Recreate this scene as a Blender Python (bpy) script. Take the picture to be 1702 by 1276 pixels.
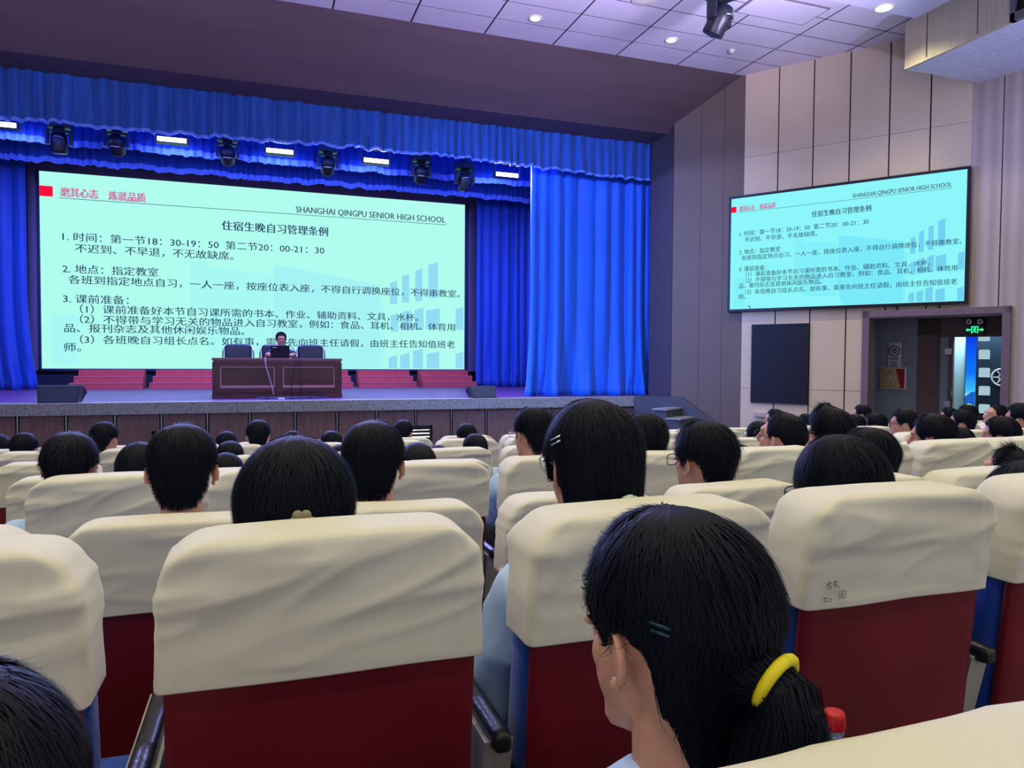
import bpy, bmesh, math, random
import numpy as np
from mathutils import Vector, Matrix, noise

SC = bpy.context.scene
COL = SC.collection
for o in list(bpy.data.objects):
    bpy.data.objects.remove(o)

# ------------------------------------------------------------------ camera
FPX, CX, CY = 1210.0, 851.0, 638.0            # focal length in pixels of the 1702 x 1276 frame
EYE = Vector((0.0, 0.0, 1.80))                # seated viewer holding the camera up
YAW, PITCH, ROLL = math.radians(19.4), math.radians(-1.85), 0.0065
_F = Vector((math.sin(YAW) * math.cos(PITCH), math.cos(YAW) * math.cos(PITCH), math.sin(PITCH)))
_R = Vector((math.cos(YAW), -math.sin(YAW), 0.0))
_U = _R.cross(_F)
_Rc = _R * math.cos(ROLL) + _U * math.sin(ROLL)
_Uc = _U * math.cos(ROLL) - _R * math.sin(ROLL)
cam_data = bpy.data.cameras.new('camera')
cam_data.sensor_width = 36.0
cam_data.lens = FPX / 1702.0 * 36.0
cam_data.clip_start = 0.02
cam_data.clip_end = 200
cam = bpy.data.objects.new('camera', cam_data)
COL.objects.link(cam)
M = Matrix((( _Rc.x, _Uc.x, -_F.x, EYE.x), (_Rc.y, _Uc.y, -_F.y, EYE.y), (_Rc.z, _Uc.z, -_F.z, EYE.z), (0, 0, 0, 1)))
cam.matrix_world = M
SC.camera = cam

def ray(u, v):
    x, y = u - CX, v - CY
    return _F * FPX + _Rc * x - _Uc * y

def at(u, v, Y):
    """point of the room at depth Y (metres towards the stage) seen in photo pixel u, v"""
    d = ray(u, v)
    return EYE + d * (Y / d.y)

# ------------------------------------------------------------------ world, exposure, lights
SC.view_settings.view_transform = 'Standard'
SC.view_settings.look = 'None'
SC.view_settings.exposure = 0.0
SC.view_settings.gamma = 1.0
SC.view_settings.use_curve_mapping = False
try:
    SC.cycles.use_denoising = True
    SC.cycles.max_bounces = 6
    SC.cycles.diffuse_bounces = 4
    SC.cycles.sample_clamp_indirect = 6.0
except Exception:
    pass

world = bpy.data.worlds.new('hall_air')
SC.world = world
world.use_nodes = True
world.node_tree.nodes['Background'].inputs[0].default_value = (0.68, 0.68, 0.76, 1)
world.node_tree.nodes['Background'].inputs[1].default_value = 1.0

def lamp(name, kind, loc, color, power, aim=None, **kw):
    ld = bpy.data.lights.new(name, kind)
    ld.color = color
    ld.energy = power
    for k, v in kw.items():
        setattr(ld, k, v)
    lo = bpy.data.objects.new(name, ld)
    lo.location = loc
    if aim is not None:
        lo.rotation_euler = (Vector(aim) - Vector(loc)).to_track_quat('-Z', 'Y').to_euler()
    COL.objects.link(lo)
    return lo

CEIL = 7.05                                   # hall ceiling height
WARM = (1.0, 0.92, 0.62)
# recessed ceiling lamps of the hall (three of them can be seen, the rest are over and behind the seats)
DOWN_SEEN = [(4.07, 10.59, CEIL), (6.43, 10.53, CEIL), (8.32, 8.05, 6.77)]
DOWN_MORE = [(x, y, 6.77) for y in (-1.0, 1.6, 4.2, 6.6) for x in (-4.0, -1.0, 2.0, 5.0, 7.6)]
for p in DOWN_SEEN:
    lamp('downlight_lamp', 'SPOT', (p[0], p[1], p[2] - 0.05), WARM, 220, (p[0], p[1], 0), spot_size=math.radians(125), spot_blend=0.8, shadow_soft_size=0.12)
for p in DOWN_MORE:
    lamp('downlight_lamp', 'SPOT', (p[0], p[1], p[2] - 0.05), WARM, 145, (p[0], p[1], 0), spot_size=math.radians(125), spot_blend=0.8, shadow_soft_size=0.14)
# blue-violet stage wash from the stage lamps
VIOLET = (0.34, 0.36, 1.0)
PANEL_X = [(-3.97, 3.842), (-1.379, 3.859), (0.439, 3.841), (2.216, 3.835), (4.888, 3.809)]
for px, pz in PANEL_X:
    lamp('stage_wash_lamp', 'AREA', (px, 14.17, pz + 1.74), VIOLET, 240, (px + 1.0, 3.5, 1.2), shape='RECTANGLE', size=0.42, size_y=0.12)
    lamp('stage_wash_lamp', 'SPOT', (px, 14.5, pz + 1.72), (0.24, 0.28, 1.0), 800, (px, 17.4, 2.0), spot_size=math.radians(150), spot_blend=0.9, shadow_soft_size=0.2)

# unseen blue spots added to light the valance; the strongest rakes the right curtain
for x, aim, w in ((-4.0, (-3.0, 13.5, 5.2), 420), (0.4, (1.5, 13.5, 5.2), 420), (-7.6, (6.6, 13.9, 3.0), 11000)):
    lamp('added_stage_spot', 'SPOT', (x, -3.0 if x > -7 else 4.0, 5.6), (0.14, 0.30, 1.0), w, aim, spot_size=math.radians(60 if x > -7 else 32), spot_blend=1.0, shadow_soft_size=0.15)

# unseen violet fill spots, added to brighten the ceiling
for x, tx, w in ((-5.0, -5.0, 330), (-2.4, -2.4, 330), (0.0, 0.0, 340), (2.2, 2.4, 420), (4.3, 4.5, 470), (6.3, 6.3, 430), (7.6, 7.4, 150)):
    lamp('added_ceiling_fill', 'SPOT', (x, 7.0, 5.72), (0.68, 0.58, 1.0), w, (tx, 9.4, 7.4), spot_size=math.radians(105), spot_blend=1.0, shadow_soft_size=0.2)

lamp('added_box_fill', 'SPOT', (8.3, 4.4, 3.4), (0.50, 0.52, 1.0), 420, (9.9, 7.2, 6.1), spot_size=math.radians(80), spot_blend=1.0, shadow_soft_size=0.1)  # added fill, out of view, lighting the side box's underside

# ------------------------------------------------------------------ helpers
def srgb(r, g, b):
    def f(c):
        c /= 255.0
        return c / 12.92 if c <= 0.04045 else ((c + 0.055) / 1.055) ** 2.4
    return (f(r), f(g), f(b), 1.0)

def mat(name, color, rough=0.6, metal=0.0, spec=0.4, emit=None, strength=1.0, noise_amt=0.0, noise_scale=8.0, bump=0.0, bump_scale=60.0, stretch=None, sheen=0.0, trans=0.0, color2=None):
    m = bpy.data.materials.new(name)
    m.use_nodes = True
    nt = m.node_tree
    b = nt.nodes['Principled BSDF']
    b.inputs['Base Color'].default_value = color
    b.inputs['Roughness'].default_value = rough
    b.inputs['Metallic'].default_value = metal
    b.inputs['Specular IOR Level'].default_value = spec
    if sheen:
        b.inputs['Sheen Weight'].default_value = sheen
    if trans:
        b.inputs['Transmission Weight'].default_value = trans
    if emit is not None:
        b.inputs['Emission Color'].default_value = emit
        b.inputs['Emission Strength'].default_value = strength
    if noise_amt or bump or color2:
        tc = nt.nodes.new('ShaderNodeTexCoord')
        mp = nt.nodes.new('ShaderNodeMapping')
        nt.links.new(tc.outputs['Object'], mp.inputs['Vector'])
        if stretch:
            mp.inputs['Scale'].default_value = stretch
    if noise_amt or color2:
        n = nt.nodes.new('ShaderNodeTexNoise')
        n.inputs['Scale'].default_value = noise_scale
        n.inputs['Detail'].default_value = 5
        nt.links.new(mp.outputs[0], n.inputs['Vector'])
        cr = nt.nodes.new('ShaderNodeValToRGB')
        c = color
        c2 = color2
        if c2 is None:
            c2 = tuple(min(1, x * (1 + noise_amt)) for x in c[:3]) + (1,)
            c = tuple(x * (1 - noise_amt) for x in c[:3]) + (1,)
        cr.color_ramp.elements[0].color = c
        cr.color_ramp.elements[1].color = c2
        cr.color_ramp.elements[0].position = 0.35
        cr.color_ramp.elements[1].position = 0.65
        nt.links.new(n.outputs['Fac'], cr.inputs[0])
        nt.links.new(cr.outputs[0], b.inputs['Base Color'])
    if bump:
        n2 = nt.nodes.new('ShaderNodeTexNoise')
        n2.inputs['Scale'].default_value = bump_scale
        n2.inputs['Detail'].default_value = 3
        nt.links.new(mp.outputs[0], n2.inputs['Vector'])
        bp = nt.nodes.new('ShaderNodeBump')
        bp.inputs['Strength'].default_value = bump
        bp.inputs['Distance'].default_value = 0.01
        nt.links.new(n2.outputs['Fac'], bp.inputs['Height'])
        nt.links.new(bp.outputs[0], b.inputs['Normal'])
    return m

def glow(name, color, strength=1.0):
    m = bpy.data.materials.new(name)
    m.use_nodes = True
    nt = m.node_tree
    nt.nodes.clear()
    e = nt.nodes.new('ShaderNodeEmission')
    e.inputs[0].default_value = color
    e.inputs[1].default_value = strength
    o = nt.nodes.new('ShaderNodeOutputMaterial')
    nt.links.new(e.outputs[0], o.inputs[0])
    return m

def stripes(name, c1, c2, scale, axis='X', rough=0.6, dots=0.0, spec=0.3):
    """fine vertical grooves (and, with dots, rows of perforations) in a wall panel"""
    m = bpy.data.materials.new(name)
    m.use_nodes = True
    nt = m.node_tree
    b = nt.nodes['Principled BSDF']
    b.inputs['Roughness'].default_value = rough
    b.inputs['Specular IOR Level'].default_value = spec
    tc = nt.nodes.new('ShaderNodeTexCoord')
    w = nt.nodes.new('ShaderNodeTexWave')
    w.bands_direction = axis
    w.inputs['Scale'].default_value = scale
    w.inputs['Distortion'].default_value = 0.3
    w.inputs['Detail'].default_value = 1
    nt.links.new(tc.outputs['Object'], w.inputs['Vector'])
    n = nt.nodes.new('ShaderNodeTexNoise')
    n.inputs['Scale'].default_value = 2.2
    mp = nt.nodes.new('ShaderNodeMapping')
    mp.inputs['Scale'].default_value = (6, 6, 0.35)
    nt.links.new(tc.outputs['Object'], mp.inputs['Vector'])
    nt.links.new(mp.outputs[0], n.inputs['Vector'])
    mx = nt.nodes.new('ShaderNodeMath')
    mx.operation = 'MULTIPLY'
    nt.links.new(w.outputs['Fac'], mx.inputs[0])
    nt.links.new(n.outputs['Fac'], mx.inputs[1])
    last = mx.outputs[0]
    if dots:
        w2 = nt.nodes.new('ShaderNodeTexWave')
        w2.bands_direction = 'Z'
        w2.inputs['Scale'].default_value = dots
        nt.links.new(tc.outputs['Object'], w2.inputs['Vector'])
        m2 = nt.nodes.new('ShaderNodeMath')
        m2.operation = 'MULTIPLY'
        nt.links.new(last, m2.inputs[0])
        nt.links.new(w2.outputs['Fac'], m2.inputs[1])
        last = m2.outputs[0]
    cr = nt.nodes.new('ShaderNodeValToRGB')
    cr.color_ramp.elements[0].color = c1
    cr.color_ramp.elements[1].color = c2
    cr.color_ramp.elements[1].position = 0.55
    nt.links.new(last, cr.inputs[0])
    nt.links.new(cr.outputs[0], b.inputs['Base Color'])
    return m

def tag(o, label=None, cat=None, group=None, kind=None):
    if label: o['label'] = label
    if cat: o['category'] = cat
    if group: o['group'] = group
    if kind: o['kind'] = kind
    return o

def empty(name, loc=(0, 0, 0), rz=0.0):
    o = bpy.data.objects.new(name, None)
    o.empty_display_size = 0.1
    o.location = loc
    o.rotation_euler = (0, 0, rz)
    COL.objects.link(o)
    return o

def link_mesh(name, me, parent=None, mats=None):
    if mats:
        for m in (mats if isinstance(mats, (list, tuple)) else [mats]):
            me.materials.append(m)
    o = bpy.data.objects.new(name, me)
    COL.objects.link(o)
    if parent is not None:
        o.parent = parent
    return o

def np_mesh(name, V, F, smooth=True, mi=None):
    me = bpy.data.meshes.new(name)
    me.from_pydata([tuple(map(float, v)) for v in V], [], [tuple(map(int, f)) for f in F])
    if smooth:
        me.polygons.foreach_set('use_smooth', [True] * len(me.polygons))
    if mi is not None:
        me.polygons.foreach_set('material_index', mi)
    me.update()
    return me

class MB:
    """collects boxes, bars, tubes, prisms and lathed shapes for one mesh"""
    def __init__(self, xf=None):
        self.v, self.f, self.mi, self.sm = [], [], [], []
        self.xf = xf
        self.m = 0
        self.s = False
    def add(self, vs, fs, smooth=None):
        n = len(self.v)
        for p in vs:
            p = Vector(p)
            if self.xf is not None:
                p = self.xf @ p
            self.v.append(tuple(p))
        for f in fs:
            self.f.append([i + n for i in f])
            self.mi.append(self.m)
            self.sm.append(self.s if smooth is None else smooth)
        return self
    def box(self, x0, x1, y0, y1, z0, z1):
        vs = [(x0, y0, z0), (x1, y0, z0), (x1, y1, z0), (x0, y1, z0), (x0, y0, z1), (x1, y0, z1), (x1, y1, z1), (x0, y1, z1)]
        return self.add(vs, [(0, 3, 2, 1), (4, 5, 6, 7), (0, 1, 5, 4), (1, 2, 6, 5), (2, 3, 7, 6), (3, 0, 4, 7)], False)
    def prism(self, poly, a, b, axis='z'):
        """poly: outline in the plane across the axis, extruded from a to b"""
        def P(p, t):
            if axis == 'z': return (p[0], p[1], t)
            if axis == 'x': return (t, p[0], p[1])
            return (p[0], t, p[1])
        n = len(poly)
        vs = [P(p, a) for p in poly] + [P(p, b) for p in poly]
        fs = [tuple(reversed(range(n))), tuple(range(n, 2 * n))]
        fs += [(i, (i + 1) % n, (i + 1) % n + n, i + n) for i in range(n)]
        return self.add(vs, fs, False)
    def tube(self, pts, r, n=8, caps=True, sq=(1, 1)):
        pts = [Vector(p) for p in pts]
        rs = r if isinstance(r, (list, tuple)) else [r] * len(pts)
        vs, fs = [], []
        up = Vector((0, 0, 1))
        prev = None
        for i, p in enumerate(pts):
            t = (pts[min(i + 1, len(pts) - 1)] - pts[max(i - 1, 0)])
            if t.length < 1e-9: t = Vector((0, 0, 1))
            t.normalize()
            if prev is None:
                a = t.cross(up)
                if a.length < 1e-3: a = t.cross(Vector((1, 0, 0)))
            else:
                a = prev - t * prev.dot(t)
            a.normalize()
            prev = a
            b = t.cross(a)
            for k in range(n):
                an = 2 * math.pi * k / n
                vs.append(p + a * math.cos(an) * rs[i] * sq[0] + b * math.sin(an) * rs[i] * sq[1])
        for i in range(len(pts) - 1):
            for k in range(n):
                k2 = (k + 1) % n
                fs.append((i * n + k, i * n + k2, (i + 1) * n + k2, (i + 1) * n + k))
        if caps:
            fs.append(tuple(reversed(range(n))))
            fs.append(tuple(range((len(pts) - 1) * n, len(pts) * n)))
        return self.add(vs, fs, True)
    def cyl(self, p0, p1, r, n=16, r1=None):
        return self.tube([p0, p1], [r, r if r1 is None else r1], n)
    def lathe(self, prof, c=(0, 0, 0), n=20, axis='z'):
        vs, fs = [], []
        for (r, z) in prof:
            for k in range(n):
                an = 2 * math.pi * k / n
                a, b = r * math.cos(an), r * math.sin(an)
                if axis == 'z': vs.append((c[0] + a, c[1] + b, c[2] + z))
                elif axis == 'y': vs.append((c[0] + a, c[1] + z, c[2] + b))
                else: vs.append((c[0] + z, c[1] + a, c[2] + b))
        m = len(prof)
        for i in range(m - 1):
            for k in range(n):
                k2 = (k + 1) % n
                fs.append((i * n + k, i * n + k2, (i + 1) * n + k2, (i + 1) * n + k))
        fs.append(tuple(reversed(range(n))))
        fs.append(tuple(range((m - 1) * n, m * n)))
        return self.add(vs, fs, True)
    def ell(self, c, r, rot=None, nu=14, nv=10):
        vs, fs = [], []
        c = Vector(c)
        for j in range(1, nv):
            th = math.pi * j / nv
            for i in range(nu):
                ph = 2 * math.pi * i / nu
                p = Vector((r[0] * math.sin(th) * math.cos(ph), r[1] * math.sin(th) * math.sin(ph), r[2] * math.cos(th)))
                vs.append(c + (rot @ p if rot is not None else p))
        t = Vector((0, 0, r[2])); b = Vector((0, 0, -r[2]))
        vs.append(c + (rot @ t if rot is not None else t))
        vs.append(c + (rot @ b if rot is not None else b))
        T, B = len(vs) - 2, len(vs) - 1
        for j in range(nv - 2):
            for i in range(nu):
                i2 = (i + 1) % nu
                fs.append((j * nu + i, (j + 1) * nu + i, (j + 1) * nu + i2, j * nu + i2))
        for i in range(nu):
            i2 = (i + 1) % nu
            fs.append((T, i, i2))
            fs.append((B, (nv - 2) * nu + i2, (nv - 2) * nu + i))
        return self.add(vs, fs, True)
    def mesh(self, name):
        me = bpy.data.meshes.new(name)
        me.from_pydata(self.v, [], self.f)
        me.polygons.foreach_set('material_index', self.mi)
        me.polygons.foreach_set('use_smooth', self.sm)
        me.update()
        return me
    def build(self, name, mats, parent=None, bevel=0.0):
        o = link_mesh(name, self.mesh(name), parent, mats)
        if bevel:
            md = o.modifiers.new('bevel', 'BEVEL')
            md.width = bevel
            md.segments = 2
            md.limit_method = 'ANGLE'
        return o

def frame_xf(origin, ex, ez=(0, 0, 1)):
    """matrix whose local x runs along ex, z up, y = the side behind the face"""
    ex = Vector(ex).normalized(); ez = Vector(ez).normalized()
    ey = ez.cross(ex)
    o = Vector(origin)
    return Matrix(((ex.x, ey.x, ez.x, o.x), (ex.y, ey.y, ez.y, o.y), (ex.z, ey.z, ez.z, o.z), (0, 0, 0, 1)))
# ------------------------------------------------------------------ materials
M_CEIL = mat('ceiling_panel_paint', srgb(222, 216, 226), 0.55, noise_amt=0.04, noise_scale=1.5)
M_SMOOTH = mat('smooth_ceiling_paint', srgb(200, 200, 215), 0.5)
M_BLACK = mat('black_gap', (0.004, 0.004, 0.006, 1), 0.8)
M_DARKMETAL = mat('black_metal', (0.012, 0.012, 0.016, 1), 0.4, spec=0.5)
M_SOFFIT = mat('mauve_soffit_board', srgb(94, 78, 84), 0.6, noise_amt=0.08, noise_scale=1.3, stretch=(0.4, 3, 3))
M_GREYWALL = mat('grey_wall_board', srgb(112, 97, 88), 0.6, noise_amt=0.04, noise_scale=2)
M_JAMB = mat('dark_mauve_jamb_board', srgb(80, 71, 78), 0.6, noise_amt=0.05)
M_LIGHTWALL = mat('beige_wall_board', srgb(220, 202, 172), 0.6, noise_amt=0.04, noise_scale=1.2, bump=0.05, bump_scale=200)
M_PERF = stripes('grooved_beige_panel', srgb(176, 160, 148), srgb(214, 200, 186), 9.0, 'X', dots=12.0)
M_BALC = stripes('perforated_cream_panel', srgb(176, 164, 138), srgb(226, 216, 190), 9.0, 'Y', dots=12.0)
M_BALCUNDER = stripes('grooved_underside_panel', srgb(176, 172, 190), srgb(220, 216, 232), 9.0, 'Y')
M_FLOOR = mat('grey_vinyl_floor', srgb(92, 88, 92), 0.5, noise_amt=0.15, noise_scale=6)
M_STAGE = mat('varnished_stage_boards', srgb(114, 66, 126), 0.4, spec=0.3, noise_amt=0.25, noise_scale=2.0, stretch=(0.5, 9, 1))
M_GRANITE = mat('speckled_grey_granite', srgb(62, 66, 70), 0.45, color2=srgb(206, 208, 208), noise_scale=95)
M_STAGEWOOD = mat('brown_stage_front_board', srgb(128, 98, 94), 0.5, noise_amt=0.22, noise_scale=6, stretch=(8, 8, 0.6))
M_SILVER = mat('brushed_metal', (0.55, 0.55, 0.58, 1), 0.3, metal=1.0)
M_STAGEDARK = mat('dark_stage_wall', (0.012, 0.014, 0.035, 1), 0.8)
M_PORTAL = mat('mauve_portal_trim', srgb(124, 106, 114), 0.5, noise_amt=0.05)
M_RECESS = mat('dark_grey_recess_wall', srgb(128, 136, 150), 0.45, noise_amt=0.08)
M_RECBROWN = mat('brown_recess_board', srgb(100, 80, 78), 0.5, noise_amt=0.1)

def structure(o):
    o['kind'] = 'structure'
    return o

# ------------------------------------------------------------------ floor (raked in steps under the seats)
ROW_Y = [0.305, 1.175, 2.045, 2.915, 3.785, 4.655, 5.525, 6.395]
ROW_H = [0.281, 0.273, 0.42, 0.424, 0.545, 0.590, 0.626, 0.698]     # chair tops below the viewer's eye
CHAIR_H = 1.05
ROW_Z = [EYE.z - h - CHAIR_H for h in ROW_H]
m = MB()
prof = [(-6.0, -0.4), (-6.0, 0.60), (-0.60, 0.60)]
prev = 0.60
for k, y in enumerate(ROW_Y):
    e = y + 0.02
    if k == 0: prof.append((e - 0.9, prev)); prof.append((e - 0.9, ROW_Z[0]))
    else: prof.append((e, ROW_Z[k - 1])); prof.append((e, ROW_Z[k]))
prof += [(ROW_Y[-1] + 1.15, ROW_Z[-1]), (ROW_Y[-1] + 1.15, 0.0), (21.0, 0.0), (21.0, -0.4)]
prof = [p for i, p in enumerate(prof) if i == 0 or (abs(p[0] - prof[i - 1][0]) + abs(p[1] - prof[i - 1][1])) > 1e-6]
m.prism(prof, -10.5, 14.0, axis='x')
structure(m.build('floor', [M_FLOOR]))

# ------------------------------------------------------------------ ceiling: tiles 1.19 x 0.573 with black joints
m = MB()
m.m = 1
m.box(-10.5, 12.5, 8.15, 11.6, CEIL, CEIL + 0.10)
m.m = 0
for i in range(-10, 10):
    for j in range(0, 6):
        x0 = 1.1115 + 1.19 * i; y1 = 11.38 - 0.573 * j
        m.box(x0 + 0.013, x0 + 1.177, y1 - 0.562, y1 - 0.011, CEIL - 0.0025, CEIL + 0.001)
structure(m.build('ceiling', [M_CEIL, M_BLACK]))
m = MB()
m.box(-10.5, 12.5, -6.0, 8.15, 6.77, 7.1)
structure(m.build('ceiling', [M_SMOOTH]))
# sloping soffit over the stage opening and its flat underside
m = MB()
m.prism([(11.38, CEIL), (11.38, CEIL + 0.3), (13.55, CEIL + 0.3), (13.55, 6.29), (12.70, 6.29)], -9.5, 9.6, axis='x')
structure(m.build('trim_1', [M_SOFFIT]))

# ------------------------------------------------------------------ splayed right wall
A0 = Vector((7.71, 12.47, 0.0)); DW = Vector((0.563, -0.826, 0.0)).normalized()
NW = Vector((-DW.y, DW.x, 0)) * 1.0            # away from the room
TC = 4.925
CORNER = A0 + DW * TC
def on_wall(u, v, o=A0, d=DW, off=0.0):
    """t along a wall and height, for a photo pixel"""
    n = Vector((-d.y, d.x, 0))
    oo = o - n * off
    r = ray(u, v)
    s = (oo - EYE).dot(n) / r.dot(n)
    p = EYE + r * s
    return (p - oo).dot(d), p.z
def panels(name, o, d, t0, t1, joints, z0, z1, mats, hj=(), thick=0.06, gap=0.014):
    X = frame_xf(o, d)
    m = MB(X)
    m.m = 1
    m.box(t0, t1, 0.02, thick + 0.06, z0, z1)
    m.m = 0
    ts = [t0] + list(joints) + [t1]
    for a, b in zip(ts[:-1], ts[1:]):
        zs = [z0] + [h for h in hj] + [z1]
        for k, (c, e) in enumerate(zip(zs[:-1], zs[1:])):
            m.box(a + (gap / 2 if a > t0 else 0), b - (gap / 2 if b < t1 else 0), 0.0, 0.04, c + (0.003 if k else 0), e - (0.003 if k < len(zs) - 2 else 0))
    return structure(m.build(name, mats))
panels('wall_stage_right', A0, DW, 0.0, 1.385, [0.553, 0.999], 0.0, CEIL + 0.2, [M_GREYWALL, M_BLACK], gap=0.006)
TA = on_wall(1435, 521)[0]                      # where the door portal starts
JL = [1.988, 2.583, 3.170, 3.775, 4.364]
panels('wall_right', A0, DW, 1.385, TA, [j for j in JL if j < TA - 0.05], 0.0, 2.63, [M_LIGHTWALL, M_BLACK], hj=(1.32,), gap=0.022)
panels('wall_right_upper', A0, DW, 1.385, TC, JL, 2.63, CEIL + 0.1, [M_LIGHTWALL, M_BLACK], hj=(5.55,), gap=0.022)
DP = Vector((0.172, -0.985, 0)).normalized()
TB = on_wall(1682, 507, CORNER, DP)[0]
TJ = on_wall(1665, 300, CORNER, DP)[0]
panels('wall_right_grooved', CORNER, DP, 0.0, TB, [TJ], 2.645, 6.75, [M_PERF, M_BLACK], gap=0.02)
panels('wall_right_grooved', CORNER, DP, TB, 9.0, [TB + 1.2 * k for k in range(1, 7)], 0.0, 6.75, [M_PERF, M_BLACK], gap=0.02)
# left wall of the hall, mirrored
AL = Vector((-6.90, 12.47, 0)); DL = Vector((0.563, 0.826, 0)).normalized()
panels('wall_left', AL - DL * 5.0, DL, 0.0, 5.0, [0.6 * k for k in range(1, 8)], 0.0, CEIL + 0.1, [M_LIGHTWALL, M_BLACK], gap=0.022)
p_ = AL - DL * 5.0
panels('wall_left', Vector((p_.x, p_.y - 10.0, 0)), Vector((0, 1, 0)), 0.0, 10.0, [1.2 * k for k in range(1, 8)], 0.0, 6.8, [M_LIGHTWALL, M_BLACK], gap=0.022)

# proscenium jambs
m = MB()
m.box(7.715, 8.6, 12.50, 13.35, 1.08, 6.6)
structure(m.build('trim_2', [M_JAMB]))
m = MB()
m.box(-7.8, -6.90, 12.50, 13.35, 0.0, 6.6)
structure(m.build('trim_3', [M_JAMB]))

# ------------------------------------------------------------------ side box hanging under the ceiling
m = MB()
XB = 9.0
m.m = 0
for y0, y1 in ((7.95, 8.31), (7.18, 7.93), (6.72, 7.16)):
    m.box(XB, XB + 0.05, y0, y1, 6.10, 6.78)
m.m = 1
m.box(XB + 0.03, 13.5, 3.2, 8.29, 6.13, 6.78)
m.m = 2
for y0, y1 in ((7.45, 8.30), (6.2, 7.43), (4.8, 6.18), (3.2, 4.78)):
    m.box(XB + 0.004, 13.5, y0, y1, 6.102, 6.14)
m.m = 3
m.box(XB - 0.01, XB + 0.06, 3.2, 6.72, 6.10, 6.20)
m.box(XB - 0.01, XB + 0.06, 6.66, 6.72, 6.10, 6.78)
structure(m.build('wall_right_box', [M_BALC, M_BLACK, M_BALCUNDER, mat('grey_box_edge', srgb(96, 92, 98), 0.5)]))

# ------------------------------------------------------------------ stage platform
ST = 1.08; SF = 13.05; SX0, SX1 = -6.9, 7.86
m = MB()
m.box(SX0, 9.2, SF + 0.32, 21.0, 0.0, ST)
structure(m.build('stage_floor', [M_STAGE]))
m = MB()
for a, b in zip([-6.9, -4.9, -2.6, -0.3, 0.62, 2.9, 5.2], [-4.9, -2.6, -0.3, 0.62, 2.9, 5.2, SX1]):
    m.box(a + 0.001, b - 0.001, SF, SF + 0.32, ST - 0.19, ST + 0.004)
structure(m.build('trim_4', [M_GRANITE], bevel=0.006))
JX = [-6.2, -5.52, -4.84, -4.16, -3.487, -2.828, -2.142, -1.464, -0.767, -0.098, 0.644, 1.356, 2.054, 2.766, 3.437, 4.119, 4.80, 5.48, 6.16, 6.84, 7.4]
m = MB()
m.m = 1
m.box(SX0, SX1 - 0.03, SF + 0.13, SF + 0.32, 0.0, ST - 0.19)
m.m = 0
for a, b in zip([SX0] + JX, JX + [SX1 - 0.03]):
    m.box(a + 0.03, b - 0.03, SF + 0.10, SF + 0.14, 0.0, ST - 0.20)
m.m = 2
for x in JX:
    m.box(x - 0.008, x + 0.008, SF + 0.104, SF + 0.135, 0.0, ST - 0.20)
structure(m.build('wall_stage_front', [M_STAGEWOOD, M_BLACK, M_SILVER]))
# steps at the right end of the stage, going down along the wall
XW = frame_xf(A0, DW)
M_STEPSIDE = mat('dark_step_side', srgb(84, 82, 88), 0.5)
for k in range(5):
    m = MB(XW)
    a_, b_, zt_ = -0.02 + 0.27 * k, -0.02 + 0.27 * (k + 1), ST - 0.165 * (k + 1)
    m.box(a_, b_ + 0.03, -0.80, -0.11, zt_ - 0.03, zt_)
    m.m = 1
    m.box(a_, b_, -0.76, -0.11, 0.0, zt_ - 0.03)
    structure(m.build('stage_step', [M_GRANITE, M_STEPSIDE], bevel=0.004))
m = MB(XW)
m.prism([(-0.75, ST + 0.03), (0.26, ST + 0.03), (1.75, 0.12), (1.75, 0.0), (-0.75, 0.0)], -0.10, -0.004, axis='y')
structure(m.build('trim_5', [mat('dark_granite_stringer', srgb(84, 84, 90), 0.35, noise_amt=0.3, noise_scale=60)]))
m = MB()
m.box(SX1, 9.2, 13.0, 13.5, 0.0, ST)
structure(m.build('stage_landing', [M_GRANITE]))
# stage house
m = MB()
m.box(-9.5, 11.5, 20.95, 21.1, 0, 7.5)
structure(m.build('wall_stage_back', [M_STAGEDARK]))
m = MB()
m.box(-9.6, -9.4, 13.3, 21.0, 0, 7.5)
structure(m.build('wall_stage_side', [M_STAGEDARK]))
m = MB()
m.box(11.3, 11.5, 12.5, 21.0, 0, 7.5)
structure(m.build('wall_stage_side', [M_STAGEDARK]))
m = MB()
m.box(-9.5, 11.5, 13.5, 21.0, 7.3, 7.4)
structure(m.build('ceiling', [M_STAGEDARK]))

# ------------------------------------------------------------------ door portal across the corner of the right wall
PA = A0 + DW * TA
PB = CORNER + DP * TB
DV = (PB - PA); LP = DV.length; DV.normalize()
XP = frame_xf(PA, DV)
HP = 2.66
m = MB(XP)
m.box(0.0, 0.11, -0.05, 0.25, 0.0, HP)
m.box(LP - 0.11, LP, -0.05, 0.25, 0.0, HP)
m.box(0.0, LP, -0.05, 0.25, HP - 0.11, HP)
m.box(0.10, LP - 0.1, -0.02, 0.25, HP - 0.13, HP - 0.10)
structure(m.build('trim_6', [M_PORTAL], bevel=0.006))
BD = 0.95                                        # depth of the recess
def on_back(u, v, off=0.0):
    return on_wall(u, v, PA + Vector((-DV.y, DV.x, 0)) * (BD - off), DV)
t1 = on_back(1524, 600)[0]; t2 = on_back(1562, 600)[0]; t3 = on_back(1578, 600)[0]; t4 = on_back(1585, 600)[0]
zt = on_back(1600, 561)[1]
m = MB(XP)
m.m = 0
m.box(-0.9, t1, BD, BD + 0.08, 0, HP)
m.box(-0.9, 0.11, 0.24, 0.28, 0, HP)
m.m = 1
m.box(t1, t2, BD, BD + 0.08, 0, HP)
m.box(t1, LP + 0.4, BD, BD + 0.08, zt + 0.06, HP)
m.box(-0.9, LP + 1.6, 0.2, BD + 0.1, HP - 0.10, HP + 0.02)
m.box(LP - 0.11, LP - 0.05, 0.2, BD + 0.2, 0, HP)
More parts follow.
